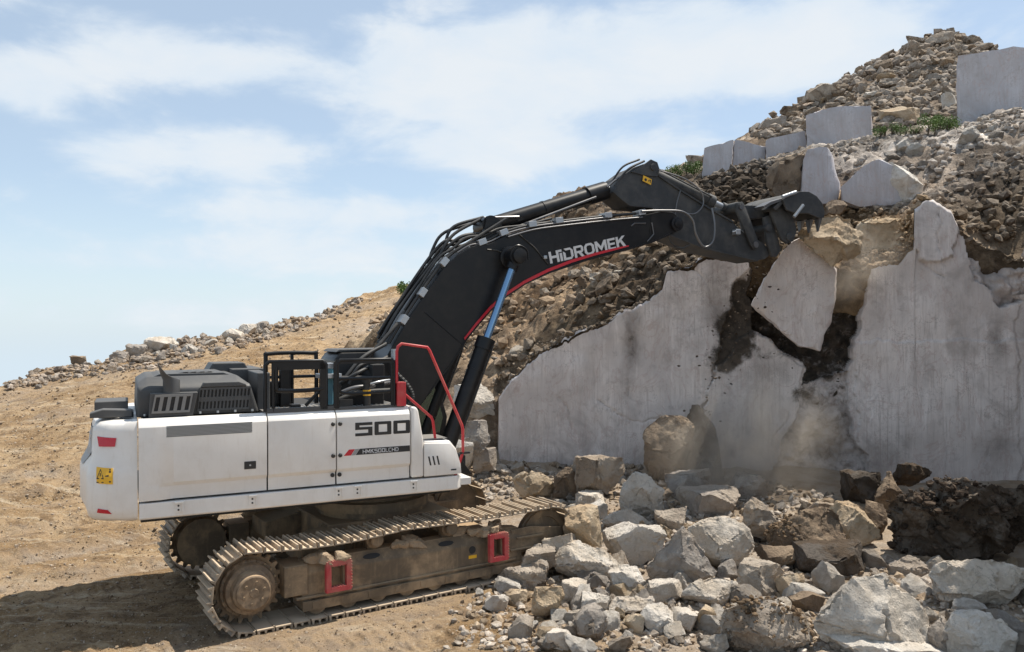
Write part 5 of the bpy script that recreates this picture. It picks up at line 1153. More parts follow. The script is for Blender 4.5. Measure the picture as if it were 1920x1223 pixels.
# perforated air grille on the rear door
gr = MB(); x0, x1, z0, z1 = -2.97, -1.975, 2.418, 2.552
gr.box(x0, x1, yS - .003, yS + .002, z0, z1); go = up(gr, 'air_grille', P['clamp'], parent=d1)
hl = MB(); nx, nz2 = 56, 8
for i in range(nx):
    for j in range(nz2):
        cx_ = x0 + (i + .5 + .5 * (j % 2)) * (x1 - x0) / (nx + .5); cz_ = z0 + (j + .5) * (z1 - z0) / nz2; r_ = .0070
        hl.add([(cx_ + r_ * math.cos(a), yS - .0045, cz_ + r_ * math.sin(a)) for a in (0, 1.047, 2.094, 3.142, 4.189, 5.236)], [(0, 1, 2, 3, 4, 5)])
ho = up(hl, 'grille_hole', P['ink'], parent=d1); ho['kind'] = 'stuff'
lt = MB(); lt.box(-2.073, -1.931, yS - .008, yS + .002, 1.961, 2.058); up(lt, 'door_latch', P['ink'], .006, parent=d1)
lt = MB(); lt.cyl((-2.002, yS - .013, 2.01), (-2.002, yS - .006, 2.01), .012, 10); up(lt, 'lock_button', P['clamp'], parent=d1)
for z in (2.465, 2.05, 1.79):
    for x, d_ in ((-.955, d2), (-.862, d3)):
        h_ = MB(); yy = yS + (.045 if z < 1.82 else 0); h_.lathe([(0, -.022), (.018, -.022), (.026, -.014), (.028, .004)], (x, yy, z), 16); up(h_, 'hinge_cap', P['ink'], smooth=40, parent=d_)
# number and model stripe
sx = .04
mb, wid = letters('500', .180, .16, lambda x, y, d: (-.66 + x, yS - .0025 - d * .3, 2.287 + y), .005, .215, 1.30)
o = up(mb, 'number_lettering', P['ink'], parent=d3)
st_ = MB()
st_.prism([(-.655, 2.038), (.098, 2.038), (.098, 2.118), (-.60, 2.118)], yS - .003, yS + .001); up(st_, 'model_stripe', P['ink'], parent=d3)
st_ = MB(); st_.prism([(-.715, 2.038), (-.66, 2.038), (-.605, 2.118), (-.66, 2.118)], yS - .003, yS + .001); up(st_, 'grey_stripe', P['greyprint'], parent=d3)
st_ = MB(); st_.prism([(-.815, 2.038), (-.72, 2.038), (-.665, 2.118), (-.745, 2.118)], yS - .003, yS + .001); up(st_, 'red_stripe', P['redprint'], parent=d3)
mb, wid = letters('HMK500LCHD', .052, .17, lambda x, y, d: (-.56 + x, yS - .004 - d * .3, 2.052 + y), .004, .17, .82)
up(mb, 'model_lettering', P['silver'], parent=d3)
# front tool box with vents, step
tb = MB(); tp = [(.306, 1.668), (.878, 1.668), (.868, 1.79), (.80, 2.02), (.70, 2.145), (.306, 2.165)]
tb.prism(tp, -1.50, -.92); tbo = up(tb, 'tool_box', P['white'], .03, 3, 40)
fr = MB(); inner = [(.30, 1.70), (.815, 1.70), (.81, 1.80), (.745, 1.985), (.66, 2.09), (.30, 2.10)]
fr.prism([(.306, 1.668), (.86, 1.668), (.85, 1.80), (.785, 2.0), (.69, 2.115), (.306, 2.13)], yS, -1.495); up(fr, 'tool_box_door', P['white'], .012, 2, 40, parent=tbo)
for k in range(3):
    v_ = MB(); x = .36 + k * .062; v_.prism([(x, 1.945), (x + .022, 1.945), (x + .05, 1.82), (x + .028, 1.82)], yS - .003, yS + .01); up(v_, 'vent_slot', P['ink'], parent=tbo)
v_ = MB(); v_.box(.70, .78, yS - .003, yS + .01, 1.725, 1.745); up(v_, 'vent_slot', P['ink'], parent=tbo)
tr = MB(); tr.box(.33, .68, -1.46, -.96, 2.168, 2.176); up(tr, 'tread_pad', P['plate'], parent=tbo)

# counterweight: sections of its rounded plan at several heights
side_y = 1.515
def cw_plan(ins, nose=0):
    pts = [(-3.285, -side_y + ins * .6), (-3.50, -side_y + ins * .6)]
    pts += [(-3.50 + .36 * -math.sin(R(a)) * (1), -1.115 + ins - .40 * math.cos(R(a)) + 0) for a in range(10, 80, 10)]
    pts += [(-3.855 + ins + (-.10) * (1 - (y / 1.0) ** 2) + .0, y) for y in (-.98, -.7, -.35, 0, .35, .7, .98)]
    q = [(x if x > -3.6 else x + 0, y) for x, y in pts]
    full = [(x, y) for x, y in q] + [(x, -y) for x, y in q[:9]][::-1]
    return full
def ring_at(z, ins): return [(x + (ins * .9 if x < -3.45 else 0), y, z) for x, y in cw_plan(ins)]
zs = [(1.43, .16), (1.455, .07), (1.50, .025), (1.60, .0), (1.98, .0), (2.07, .02), (2.20, .06), (2.50, .075), (2.57, .085), (2.615, .12), (2.63, .20)]
cw = MB(); cw.loft([ring_at(z, i) for z, i in zs]); cwo = up(cw, 'counterweight', P['white'], smooth=38)
def cw_pt(p, z, out=.006):
    """a place on the counterweight's skin: p = distance along the plan from the door seam round to the rear"""
    ins = np.interp(z, [a for a, b in zs], [b for a, b in zs]); pl = np.array([(a, b) for a, b, c in ring_at(z, ins)][:13])
    L = np.concatenate([[0], np.cumsum(np.hypot(*np.diff(pl, axis=0).T))]); x = np.interp(p, L, pl[:, 0]); y = np.interp(p, L, pl[:, 1])
    x2 = np.interp(p + .02, L, pl[:, 0]); y2 = np.interp(p + .02, L, pl[:, 1]); t = np.array([x2 - x, y2 - y]); t /= np.linalg.norm(t) + 1e-9
    n = np.array([t[1], -t[0]]); n = n if n[0] * 1 + n[1] * 1 < 0 else -n
    return np.array([x + n[0] * out, y + n[1] * out, z])
def upper_world(q):
    c, s = math.cos(YAW + TH), math.sin(YAW + TH); return np.array([ORG[0] + q[0] * c - q[1] * s, ORG[1] + q[0] * s + q[1] * c, q[2]])
_pp = np.linspace(.05, 1.75, 120); _zz = np.linspace(1.45, 2.6, 70)
_grid = np.array([[upper_world(cw_pt(p, z)) for z in _zz] for p in _pp]); _gu, _gv = to_px(_grid.reshape(-1, 3))
def cw_at(u, v):
    k = np.argmin((_gu - u) ** 2 + (_gv - v) ** 2 + np.repeat(_pp, len(_zz)) * 2); return _pp[k // len(_zz)], _zz[k % len(_zz)]
def cw_patch(name, quad, mat, label=None, parent=None, out=.008, n=8):
    """a thin skin piece over the counterweight between four corners (photograph pixels, clockwise from top left)"""
    c = [cw_at(*q) for q in quad]; mb = MB(); V = []
    for o_ in (out, -.004):
        for i in range(n + 1):
            for j in range(n + 1):
                a, b = i / n, j / n
                p = (c[0][0] * (1 - a) + c[1][0] * a) * (1 - b) + (c[3][0] * (1 - a) + c[2][0] * a) * b; z = (c[0][1] * (1 - a) + c[1][1] * a) * (1 - b) + (c[3][1] * (1 - a) + c[2][1] * a) * b
                V.append(cw_pt(p, z, o_))
    m = (n + 1) ** 2; Fs = []
    for i in range(n):
        for j in range(n): q = [i * (n + 1) + j, (i + 1) * (n + 1) + j, (i + 1) * (n + 1) + j + 1, i * (n + 1) + j + 1]; Fs.append(q); Fs.append([m + k for k in q][::-1])
    ed = [i * (n + 1) for i in range(n + 1)] + [n * (n + 1) + j for j in range(1, n + 1)] + [i * (n + 1) + n for i in range(n - 1, -1, -1)] + [j for j in range(n - 1, 0, -1)]
    for i in range(len(ed)): a, b = ed[i], ed[(i + 1) % len(ed)]; Fs.append([a, b, m + b, m + a])
    mb.add(V, Fs); return up(mb, name, mat, parent=parent or cwo), c
cw_patch('tail_light', [(183, 819), (217, 821), (216, 837), (186, 838)], P['lens'], out=.012)
cw_patch('reflector', [(184, 955), (202, 957), (210, 965), (183, 962)], P['lens'], out=.010)
wl, wc = cw_patch('warning_label', [(182, 876), (211, 879), (211, 908), (182, 905)], P['yellow'])
pm, zm = wc[0]; p2_, z2_ = wc[2]
def wl_pt(a, b, o_): return cw_pt(pm + (p2_ - pm) * a, zm + (z2_ - zm) * b, .0095 + o_)
ic = MB()
def poly_on(mb, pts):
    n = len(pts); mb.add([wl_pt(a, b, .001) for a, b in pts] + [wl_pt(a, b, -.003) for a, b in pts], [tuple(range(n)), tuple(range(n, 2 * n))] + [(i, (i + 1) % n, n + (i + 1) % n, n + i) for i in range(n)])
for t_ in ([(.08, .62), (.28, .12), (.32, .12), (.13, .62)], [(.28, .12), (.32, .12), (.50, .62), (.45, .62)], [(.08, .62), (.50, .62), (.52, .68), (.06, .68)], [(.27, .34), (.33, .34), (.32, .52), (.28, .52)], [(.06, .84), (.5, .84), (.5, .90), (.06, .90)], [(.80, .22), (.90, .22), (.90, .88), (.80, .88)], [(.81, .10), (.89, .10), (.89, .19), (.81, .19)], [(.60, .48), (.78, .44), (.78, .54), (.60, .54)]): poly_on(ic, t_)
up(ic, 'label_print', P['ink'], parent=cwo)
# dark rear panel with the maker's name running off round the back: only its last letters face this way
rp = MB(); yy_ = np.linspace(-1.02, 1.02, 15); V = []
def rear(y, z, out): 
    ins = np.interp(z, [a for a, b in zs], [b for a, b in zs]); return (-3.855 + ins * 1.9 - .10 * (1 - y ** 2) - out, y, z)
for o_ in (.010, -.01):
    for z in (2.04, 2.16, 2.28, 2.40, 2.49):
        wv = np.interp(z, [2.04, 2.30, 2.49], [.62, .88, .98])
        for y in yy_: V.append(rear(y * wv, z, o_))
n_ = 15; Fs = [[r_ * n_ + k, r_ * n_ + k + 1, (r_ + 1) * n_ + k + 1, (r_ + 1) * n_ + k] for r_ in range(4) for k in range(n_ - 1)]
Fs += [[75 + q for q in f[::-1]] for f in Fs]; rp.add(V, Fs); up(rp, 'rear_panel', P['greyprint'], parent=cwo)
mb, wid = letters('HidROMEK', .17, .14, lambda x, y, d: rear(.85 - x, 2.22 + y, .012 + d), .006)
up(mb, 'rear_lettering', P['silver'], parent=cwo)
# dark covers on the counterweight top
tc_ = MB(); tc_.box(-3.72, -3.32, -.95, -.60, 2.63, 2.70); tc_.prism([(-3.80, 2.66), (-3.34, 2.66), (-3.34, 2.74), (-3.66, 2.76), (-3.80, 2.72)], -1.22, -1.0); tc_.box(-3.78, -3.38, -.2, .5, 2.64, 2.78)
up(tc_, 'rear_cover', P['hood'], .012)

# engine hood: tall near housing with two grilles, lower decks behind
hd = MB(); hp_ = [(-3.30, 2.645), (-3.285, 3.05), (-3.17, 3.165), (-2.10, 3.165), (-1.955, 3.02), (-1.845, 2.645)]
def hs(y, d, zc=9): return [(min(max(x, -3.30 + d), -1.845 - d), y, min(z, zc) if z > 2.9 else z) for x, z in hp_]
hd.loft([hs(-1.24, .03, 2.98), hs(-1.20, .0, 3.02), hs(-.98, .01, 3.125), hs(.75, 0, 3.125), hs(.80, .04, 3.08)]); hood = up(hd, 'engine_hood', P['hood'], .02, 2, 40)
hd = MB(); hd.prism([(-3.10, 3.12), (-3.02, 3.155), (-2.25, 3.155), (-2.15, 3.12)], -.9, .3)
for k in range(4): hd.prism([(-2.80 + k * .1, 3.154), (-2.74 + k * .1, 3.154), (-2.66 + k * .1, 3.172), (-2.72 + k * .1, 3.172)], -.8, -.1)
up(hd, 'hood_lid', P['hood'], .008, parent=hood)
def slotted(x0, x1, z0, z1, nx, rows, y, mat, slant, name):
    """a plate proud of the hood made of bars, its openings showing the dark backing"""
    bk = MB(); bk.prism([(x0, z0), (x1, z0), (x1 + slant, z1), (x0 + slant, z1)], y, y + .012); up(bk, 'grille_backing', P['ink'], parent=hood)
    f = MB(); hr = (z1 - z0) / rows; yb = y - .028
    def X(x, z): return x + slant * (z - z0) / (z1 - z0)
    for r_ in range(rows + 1):
        za, zb = (z0 + r_ * hr - .028, z0 + r_ * hr + .028); za = max(za, z0); zb = min(zb, z1); f.prism([(X(x0, za), za), (X(x1, za), za), (X(x1, zb), zb), (X(x0, zb), zb)], yb, y)
    pw = (x1 - x0) / nx
    for r_ in range(rows):
        za, zb = z0 + r_ * hr + .028, z0 + (r_ + 1) * hr - .028
        za = max(za, z0 + .028) if r_ == 0 else za
        for k in range(nx + 1):
            c_ = x0 + k * pw; a = max(c_ - pw * .24, x0); b = min(c_ + pw * .24, x1); f.prism([(X(a, za), za), (X(b, za), za), (X(b, zb), zb), (X(a, zb), zb)], yb, y)
    return up(f, name, mat, parent=hood)
pl_ = MB(); pl_.prism([(-3.16, 2.655), (-2.66, 2.655), (-2.60, 2.94), (-3.14, 2.94)], -1.40, -1.235); up(pl_, 'grille_box', P['hood'], .006, parent=hood)
slotted(-3.13, -2.70, 2.70, 2.925, 5, 1, -1.403, P['plate'], .04, 'rear_grille')
slotted(-2.60, -1.98, 2.69, 2.985, 14, 2, -1.243, P['hood'], .03, 'long_grille')
bb = MB(); bb.prism([(-2.56, 2.99), (-2.0, 2.99), (-2.02, 3.02), (-2.10, 3.05), (-2.52, 3.05)], -1.285, -1.15)
up(bb, 'hood_rib', P['hood'], .01, parent=hood)
for k in range(7):
    b_ = MB(); b_.cyl((-3.2 + k * .21, -1.30, 2.665), (-3.2 + k * .21, -1.30, 2.69), .017, 8); up(b_, 'hood_bolt', P['clamp'], parent=hood)
ex = MB(); ex.loft([[(x + r_ * math.cos(a) * ca, -1.30 + r_ * math.sin(a), z - r_ * math.cos(a) * sa) for a in np.linspace(0, 2 * math.pi, 20, endpoint=False)] for (x, z, r_, ca, sa) in ((-2.90, 2.85, .098, 1, 0), (-2.90, 3.10, .098, 1, 0), (-2.925, 3.14, .10, .98, .2), (-2.965, 3.18, .11, .75, .66), (-3.0, 3.225, .115, .55, .83), (-3.02, 3.25, .118, .5, .86))])
exo = up(ex, 'exhaust_pipe', P['hood'], smooth=40); eb = MB(); eb.loft([[(x + r_ * math.cos(a) * ca, -1.30 + r_ * math.sin(a), z - r_ * math.cos(a) * sa) for a in np.linspace(0, 2 * math.pi, 20, endpoint=False)] for (x, z, r_, ca, sa) in ((-3.015, 3.243, .104, .5, .86), (-3.022, 3.254, .104, .5, .86))]); up(eb, 'exhaust_opening', P['ink'], parent=exo)
bx = MB(); bx.prism([(-2.35, 3.10), (-1.75, 3.10), (-1.83, 3.24), (-2.27, 3.24)], .3, 1.0); bx.box(-1.83, -1.66, -.95, .6, 2.62, 3.14); bx.box(-2.05, -1.60, .0, 1.3, 2.6, 3.16); up(bx, 'air_box', P['hood'], .015)
# deck, valves and pipes inside the railing
dk = MB(); dk.box(-1.80, .06, -1.40, -.42, 2.60, 2.652)
dko = up(dk, 'deck', P['plate'])
nb_ = MB()
for i in range(26):
    for j in range(12):
        xx, yy = -1.75 + i * .069, -1.30 + j * .072; nb_.box(xx, xx + .03, yy, yy + .012, 2.6525, 2.658)
o = up(nb_, 'tread_pattern', P['clamp'], parent=dko); o['kind'] = 'stuff'
sl = MB(); sl.box(-1.80, -.92, -1.46, -1.41, 2.64, 2.70); sl.box(-.90, .05, -1.46, -1.41, 2.64, 2.675); up(sl, 'deck_edge', P['hood'], .006)
def bar(mb, a, b, w=.028):
    mb.tube([a, b], w, 4); return mb
def frame_rail(y, x0, x1, z0, z1, name='guard_rail', mids=(), zmid=None, r=.026):
    mb = MB(); mb.tube([(x0, y, z0), (x0, y, z1 - .05), (x0 + .05, y, z1), (x1 - .05, y, z1), (x1, y, z1 - .05), (x1, y, z0)], r, 8)
    for m_ in mids: mb.tube([(m_, y, z0), (m_, y, z1)], r * .85, 8)
    if zmid: mb.tube([(x0, y, zmid), (x1, y, zmid)], r * .85, 8)
    return up(mb, name, P['black'], smooth=50)
frame_rail(-1.44, -1.80, -1.02, 2.66, 3.30, mids=(-1.70,), zmid=None)
mb = MB(); mb.tube(curve([(-1.66, -1.44, 3.24), (-1.66, -1.44, 2.98), (-1.60, -1.44, 2.92), (-1.15, -1.44, 2.92), (-1.06, -1.44, 2.94)], 5), .028, 8); mb.box(-1.70, -1.03, -1.46, -1.43, 3.19, 3.29); mb.box(-1.10, -1.03, -1.46, -1.42, 2.66, 3.28); up(mb, 'guard_rail', P['black'], smooth=50)
frame_rail(-1.44, -.88, -.09, 2.66, 3.30, mids=(-.12,), zmid=3.05)
mb = MB(); mb.box(-.90, -.10, -1.455, -1.43, 3.25, 3.31); mb.box(-.92, -.85, -1.46, -1.42, 2.66, 3.28); mb.tube(curve([(-.84, -1.44, 2.98), (-.78, -1.44, 2.86), (-.2, -1.44, 2.86), (-.12, -1.44, 2.9)], 5), .02, 8); up(mb, 'guard_rail', P['black'], smooth=50)
mb = MB(); mb.tube(curve([(-1.62, -.45, 2.66), (-1.64, -.45, 3.30), (-1.58, -.45, 3.38), (-1.0, -.45, 3.38), (-.94, -.45, 3.32), (-.94, -.45, 2.66)], 6), .03, 8); mb.tube([(-1.62, -.45, 3.05), (-.95, -.45, 3.05)], .022, 8); mb.tube([(-1.28, -.45, 2.66), (-1.28, -.45, 3.36)], .024, 8); up(mb, 'guard_rail', P['black'], smooth=50)
mb = MB(); mb.box(-1.50, -1.36, -.80, -.66, 2.66, 3.18); mb.box(-1.62, -1.40, -.66, -.5, 2.66, 3.0); mb.box(-1.44, -1.30, -1.2, -1.05, 2.66, 2.72); up(mb, 'filter_housing', P['black'], .02)
mb = MB(); mb.box(-1.03, -.89, -1.30, -1.16, 2.70, 3.19); blu = up(mb, 'blue_tank_post', P['teal'], .015)
mb = MB(); mb.box(-1.09, -.80, -1.40, -1.10, 3.06, 3.12); mb.box(-1.02, -.88, -1.33, -1.12, 3.19, 3.26); up(mb, 'post_clamp', P['clamp'], .006, parent=blu)
mb = MB(); mb.box(-.86, -.10, -1.0, -.55, 2.65, 2.86); mb.box(-.75, -.30, -.95, -.6, 2.86, 3.05); mb.box(-.30, -.12, -1.1, -.5, 2.86, 3.22); mb.box(-.9, -.1, -.5, -.44, 2.66, 3.25); valve = up(mb, 'control_valve', P['dark'], .012)
mb = MB(); mb.box(-.80, -.62, -1.28, -1.16, 2.655, 2.76); mb.cyl((-.42, -1.25, 2.66), (-.42, -1.25, 2.98), .05, 14); mb.cyl((-.42, -1.25, 2.98), (-.42, -1.25, 3.03), .07, 14); up(mb, 'fuel_cap', P['ink'], parent=valve)
mb = MB(); mb.cyl((-.42, -1.25, 2.80), (-.42, -1.25, 2.88), .053, 14); up(mb, 'warning_label', P['yellow'], parent=valve)
for k, (pth, mt, r_) in enumerate((([(-.95, -1.1, 2.75), (-.6, -1.15, 2.9), (-.3, -1.1, 2.92), (0.1, -.8, 2.95)], 'pipe', .03), ([(-.9, -1.2, 2.72), (-.5, -1.2, 2.84), (.0, -1.2, 2.86)], 'hose', .032), ([(-.8, -.9, 2.9), (-.5, -1.05, 3.1), (-.2, -.8, 3.2), (.1, -.5, 3.3)], 'hose', .028), ([(-.7, -1.0, 2.8), (-.3, -1.15, 2.96), (.05, -1.0, 3.0)], 'clamp', .018),
                          ([(-1.2, -1.0, 2.68), (-1.0, -1.1, 2.9), (-.8, -1.0, 2.95)], 'hose', .025), ([(-.6, -.7, 3.0), (-.3, -.6, 3.3), (.1, -.45, 3.5)], 'hose', .03), ([(-.5, -.6, 3.0), (-.1, -.5, 3.4), (.3, -.38, 3.8)], 'hose', .03), ([(-.62, -1.05, 2.95), (-.45, -1.0, 3.2), (-.15, -.9, 3.25)], 'hose', .022))):
    mb = MB(); mb.tube(curve(pth), r_, 8); up(mb, 'hydraulic_hose' if mt == 'hose' else 'hydraulic_pipe', P[mt], smooth=60)
# red handrail and grab rail
mb = MB(); mb.tube([(-.055, -1.45, 2.97), (-.052, -1.45, 3.40), (-.035, -1.45, 3.47), (.02, -1.45, 3.51), (.39, -1.45, 3.455), (.425, -1.45, 3.41), (.90, -1.45, 2.35), (.918, -1.45, 2.28), (.918, -1.45, 1.95), (.786, -1.45, 1.60)], .021, 10)
hr = up(mb, 'handrail', P['red'], smooth=50)
mb = MB(); mb.tube([(.068, -1.43, 2.81), (.455, -1.43, 2.47), (.475, -1.43, 2.42), (.509, -1.43, 2.16)], .019, 10); up(mb, 'grab_rail', P['red'], smooth=50)
mb = MB(); mb.box(-.06, .068, -1.49, -1.36, 2.655, 2.985); up(mb, 'red_rail_post', P['red'], .008, parent=hr)
mb = MB(); mb.box(.86, 1.02, -1.47, -1.43, 1.93, 1.955); up(mb, 'rail_bracket', P['ink'], parent=hr)
# cab on the far side
cb = MB(); cp = [(-.45, 1.62), (1.35, 1.62), (1.45, 2.25), (1.15, 3.28), (1.0, 3.36), (-.35, 3.36), (-.45, 3.25)]
cb.prism(cp, .52, 1.50); cab = up(cb, 'cab', P['black'], .03, 2, 40)
mb = MB(); mb.prism([(-.30, 2.30), (.55, 2.30), (.55, 3.18), (-.30, 3.18)], .51, .53); up(mb, 'side_window', GLASS, parent=cab)
mb = MB(); mb.prism([(.66, 2.0), (1.30, 2.0), (1.36, 2.25), (1.10, 3.18), (.66, 3.18)], .51, .53); up(mb, 'side_window', GLASS, parent=cab)
mb = MB(); mb.prism([(-.42, 3.362), (1.05, 3.362), (.98, 3.41), (-.36, 3.41)], .54, 1.48); up(mb, 'cab_roof', P['hood'], .015, parent=cab)

# ---------------- boom
BW = .36
btop = [(-.10, 2.62), (-.12, 2.86), (.219, 3.454), (.517, 3.939), (1.042, 4.646), (1.312, 4.895), (1.54, 5.025), (1.854, 5.085), (2.139, 5.225), (2.585, 5.36), (3.084, 5.45), (4.069, 5.60), (4.753, 5.69), (5.20, 5.80), (5.45, 5.80)]
bbot = [(5.62, 5.70), (5.60, 5.48), (5.381, 5.378), (5.009, 5.229), (4.49, 5.077), (3.689, 4.874), (2.916, 4.625), (2.479, 4.435), (2.131, 4.22), (1.894, 4.035), (1.641, 3.77), (1.43, 3.53), (1.192, 3.174), (.969, 2.92), (.80, 2.70), (.42, 2.22), (.24, 2.08), (.05, 2.10), (-.05, 2.3)]
mb = MB(); mb.prism(btop + bbot, -BW, BW); boom = up(mb, 'boom', P['black'], .014, 2)
# flange edges
mb = MB()
for a, b in zip(bbot[2:14], bbot[3:15]): mb.prism([a, b, (b[0] + .0, b[1] + .03), (a[0], a[1] + .03)], -BW - .012, -BW + .01)
up(mb, 'boom_flange', P['black'], parent=boom)
red = [(1.40, 3.54), (1.60, 3.765), (1.86, 4.035), (2.10, 4.232), (2.46, 4.452), (2.90, 4.655), (3.35, 4.82), (3.80, 4.955), (4.20, 5.06), (4.50, 5.14)]
mb = MB()
wd = [.030, .042, .046, .046, .046, .048, .048, .044, .036, .018]
for i in range(len(red) - 1):
    (a, b), (c_, d_) = red[i], red[i + 1]; mb.add([(a, -BW - .016, b), (c_, -BW - .016, d_), (c_ - .012, -BW - .016, d_ + wd[i + 1]), (a - .012, -BW - .016, b + wd[i]), (a, -BW + .002, b), (c_, -BW + .002, d_), (c_ - .012, -BW + .002, d_ + wd[i + 1]), (a - .012, -BW + .002, b + wd[i])], [(0, 1, 2, 3), (0, 1, 5, 4), (2, 3, 7, 6)])
up(mb, 'red_stripe', P['redprint'], parent=boom)
ta = math.atan2(.352, 1.518); hL = .196; tot_w = letters('HidROMEK', hL, .11, lambda x, y, d: (0, 0, 0))[1]; kx = 1.545 / (tot_w - .11 * hL)
mb, _ = letters('HidROMEK', hL, .11, lambda x, y, d: (2.945 + (x * kx) * math.cos(ta) - (y) * math.sin(ta) * .9, -BW - .003 - d, 4.79 + (x * kx) * math.sin(ta) + y * math.cos(ta)), .006)
up(mb, 'boom_lettering', P['silver'], parent=boom)
# weld seams and the web joint
mb = MB(); mb.tube([(.74, -BW - .002, 3.98), (1.45, -BW - .002, 3.40)], .008, 5); mb.tube([(4.98, -BW - .002, 5.72), (4.93, -BW - .002, 5.25)], .008, 5); up(mb, 'weld_seam', P['black'], parent=boom)
mb = MB(); mb.cyl((5.52, -BW - .05, 5.585), (5.52, BW + .05, 5.585), .13, 24); mb.cyl((5.52, -BW - .07, 5.585), (5.52, -BW - .04, 5.585), .075, 20); up(mb, 'arm_pin', P['black'], .008, smooth=40, parent=boom)
mb = MB(); mb.cyl((.10, -.5, 2.36), (.10, .5, 2.36), .14, 24); up(mb, 'boom_pin', P['black'], .01, smooth=40, parent=boom)
for sy in (-1, 1): 
    mb = MB(); mb.cyl((2.20, sy * BW, 4.86), (2.20, sy * (BW + .40), 4.86), .115, 24); mb.cyl((2.20, sy * BW, 4.86), (2.20, sy * (BW + .06), 4.86), .19, 24); up(mb, 'cylinder_boss', P['black'], .008, smooth=40, parent=boom)
# lift cylinders
for sy in (-1, 1):
    y = sy * .60; a = Vector((2.20, y, 4.86)); b = Vector((.90, y, 1.66)); dirv = (b - a).normalized(); j = a + dirv * 1.42
    mb = MB(); mb.tube([j - dirv * .02, j + dirv * .16], .15, 24); mb.tube([j + dirv * .14, b], .128, 24); mb.tube([j + dirv * .45, j + dirv * .50], .136, 24); mb.cyl((b.x, y - .12, b.z), (b.x, y + .12, b.z), .16, 20)
    lc = up(mb, 'lift_cylinder', P['black'], smooth=40)
    mb = MB(); mb.tube([a + dirv * .16, j], .060, 20); up(mb, 'piston_rod', P['blue'], smooth=40, parent=lc)
    mb = MB(); mb.cyl((a.x, y - .10, a.z), (a.x, y + .10, a.z), .15, 24); mb.tube([a, a + dirv * .22], .095, 16); mb.tube(curve([(a.x - .16, y - .1, a.z + .1), (a.x - .02, y - .12, a.z + .17), (a.x + .14, y - .1, a.z + .1), (a.x + .17, y - .1, a.z - .06)], 5), .014, 6); up(mb, 'rod_eye', P['black'], smooth=40, parent=lc)
    mb = MB(); sx_ = Vector((.5 * dirv.z, 0, -.5 * dirv.x)).normalized() * .15; mb.tube([j + dirv * .1 - sx_, j + dirv * 1.5 - sx_], .016, 6); up(mb, 'cylinder_pipe', P['hose'], smooth=40, parent=lc)
brk = MB(); brk.prism([(.55, 1.50), (1.35, 1.50), (1.10, 1.85), (.80, 1.85)], -.75, -.45); brk.prism([(.55, 1.50), (1.35, 1.50), (1.10, 1.85), (.80, 1.85)], .45, .75); up(brk, 'cylinder_bracket', P['black'], .01)
# arm cylinder on top of the boom
a = Vector((1.95, 0, 5.40)); b = Vector((4.50, 0, 6.235)); dv = (b - a).normalized()
mb = MB(); mb.tube([a, a + dv * 2.08], .135, 24); mb.tube([a + dv * 2.02, a + dv * 2.42], .165, 24); mb.tube([a + dv * 1.10, a + dv * 1.14], .143, 24); mb.cyl((a.x, -.2, a.z), (a.x, .2, a.z), .16, 20); mb.prism([(1.75, 5.05), (2.2, 5.22), (2.08, 5.5), (1.85, 5.5)], -.24, -.16); mb.prism([(1.75, 5.05), (2.2, 5.22), (2.08, 5.5), (1.85, 5.5)], .16, .24)
ac = up(mb, 'arm_cylinder', P['black'], smooth=40)
mb = MB(); mb.tube([a + dv * 2.42, b], .075, 18); up(mb, 'piston_rod', P['clamp'], smooth=40, parent=ac)
mb = MB(); up_ = Vector((-dv.z, 0, dv.x)); mb.tube([a + up_ * -.05 + Vector((.35, -.15, 0)), a + dv * 2.1 + up_ * -.06 + Vector((0, -.16, 0))], .022, 8); mb.tube(curve([a + Vector((-.1, -.15, .12)), a + Vector((.18, -.17, .14)), a + dv * .55 + Vector((0, -.16, 0))], 5), .02, 6); mb.tube(curve([b - dv * .35 + Vector((0, -.2, .05)), b - dv * .1 + Vector((0, -.2, .15)), b + Vector((.3, -.2, .28)), b + Vector((.55, -.2, .38))], 5), .022, 6); up(mb, 'cylinder_pipe', P['pipe'], smooth=50, parent=ac)
# hoses running over the boom
def along_top(off, y, i0=2, i1=13, lift=.0):
    return [(p[0] - off * .6, y, p[1] + off) for p in btop[i0:i1]]
nose = 0
for (off, y, i0, i1, r_, mt, wob_) in ((.05, -.30, 2, 13, .024, 'hose', 0), (.05, -.22, 2, 13, .024, 'hose', .0), (.10, -.26, 3, 11, .022, 'hose', .05), (.13, -.12, 2, 9, .028, 'hose', .06), (.17, 0, 2, 8, .028, 'hose', .06), (.13, .12, 2, 8, .028, 'hose', .05), (.05, .22, 2, 12, .024, 'hose', 0), (.05, .30, 2, 12, .024, 'hose', 0), (.02, -.345, 5, 12, .016, 'pipe', 0), (-.03, -.372, 8, 13, .014, 'pipe', 0)):
    pth = along_top(off, y, i0, i1); pth = [(a + 0, b + rnd.uniform(-.03, .03), c + rnd.uniform(-1, 1) * wob_) for a, b, c in pth]
    mb = MB(); mb.tube(curve(pth, 5), r_, 7); up(mb, 'hydraulic_hose' if mt == 'hose' else 'hydraulic_pipe', P[mt], smooth=60, parent=boom)
for (pa, pb, pc) in (((1.05, -.15, 4.72), (1.35, -.12, 5.25), (1.80, -.10, 5.50)), ((1.2, .05, 4.85), (1.40, .05, 5.38), (1.92, .05, 5.56)), ((.95, -.28, 4.60), (1.45, -.30, 5.05), (2.2, -.3, 5.52)), ((1.0, .2, 4.7), (1.3, .2, 5.3), (1.9, .15, 5.5))):
    mb = MB(); mb.tube(curve([pa, ((pa[0] * 2 + pb[0]) / 3 - .02, pa[1], (pa[2] + pb[2]) / 2), pb, pc], 6), .026, 8); up(mb, 'hydraulic_hose', P['hose'], smooth=60, parent=boom)
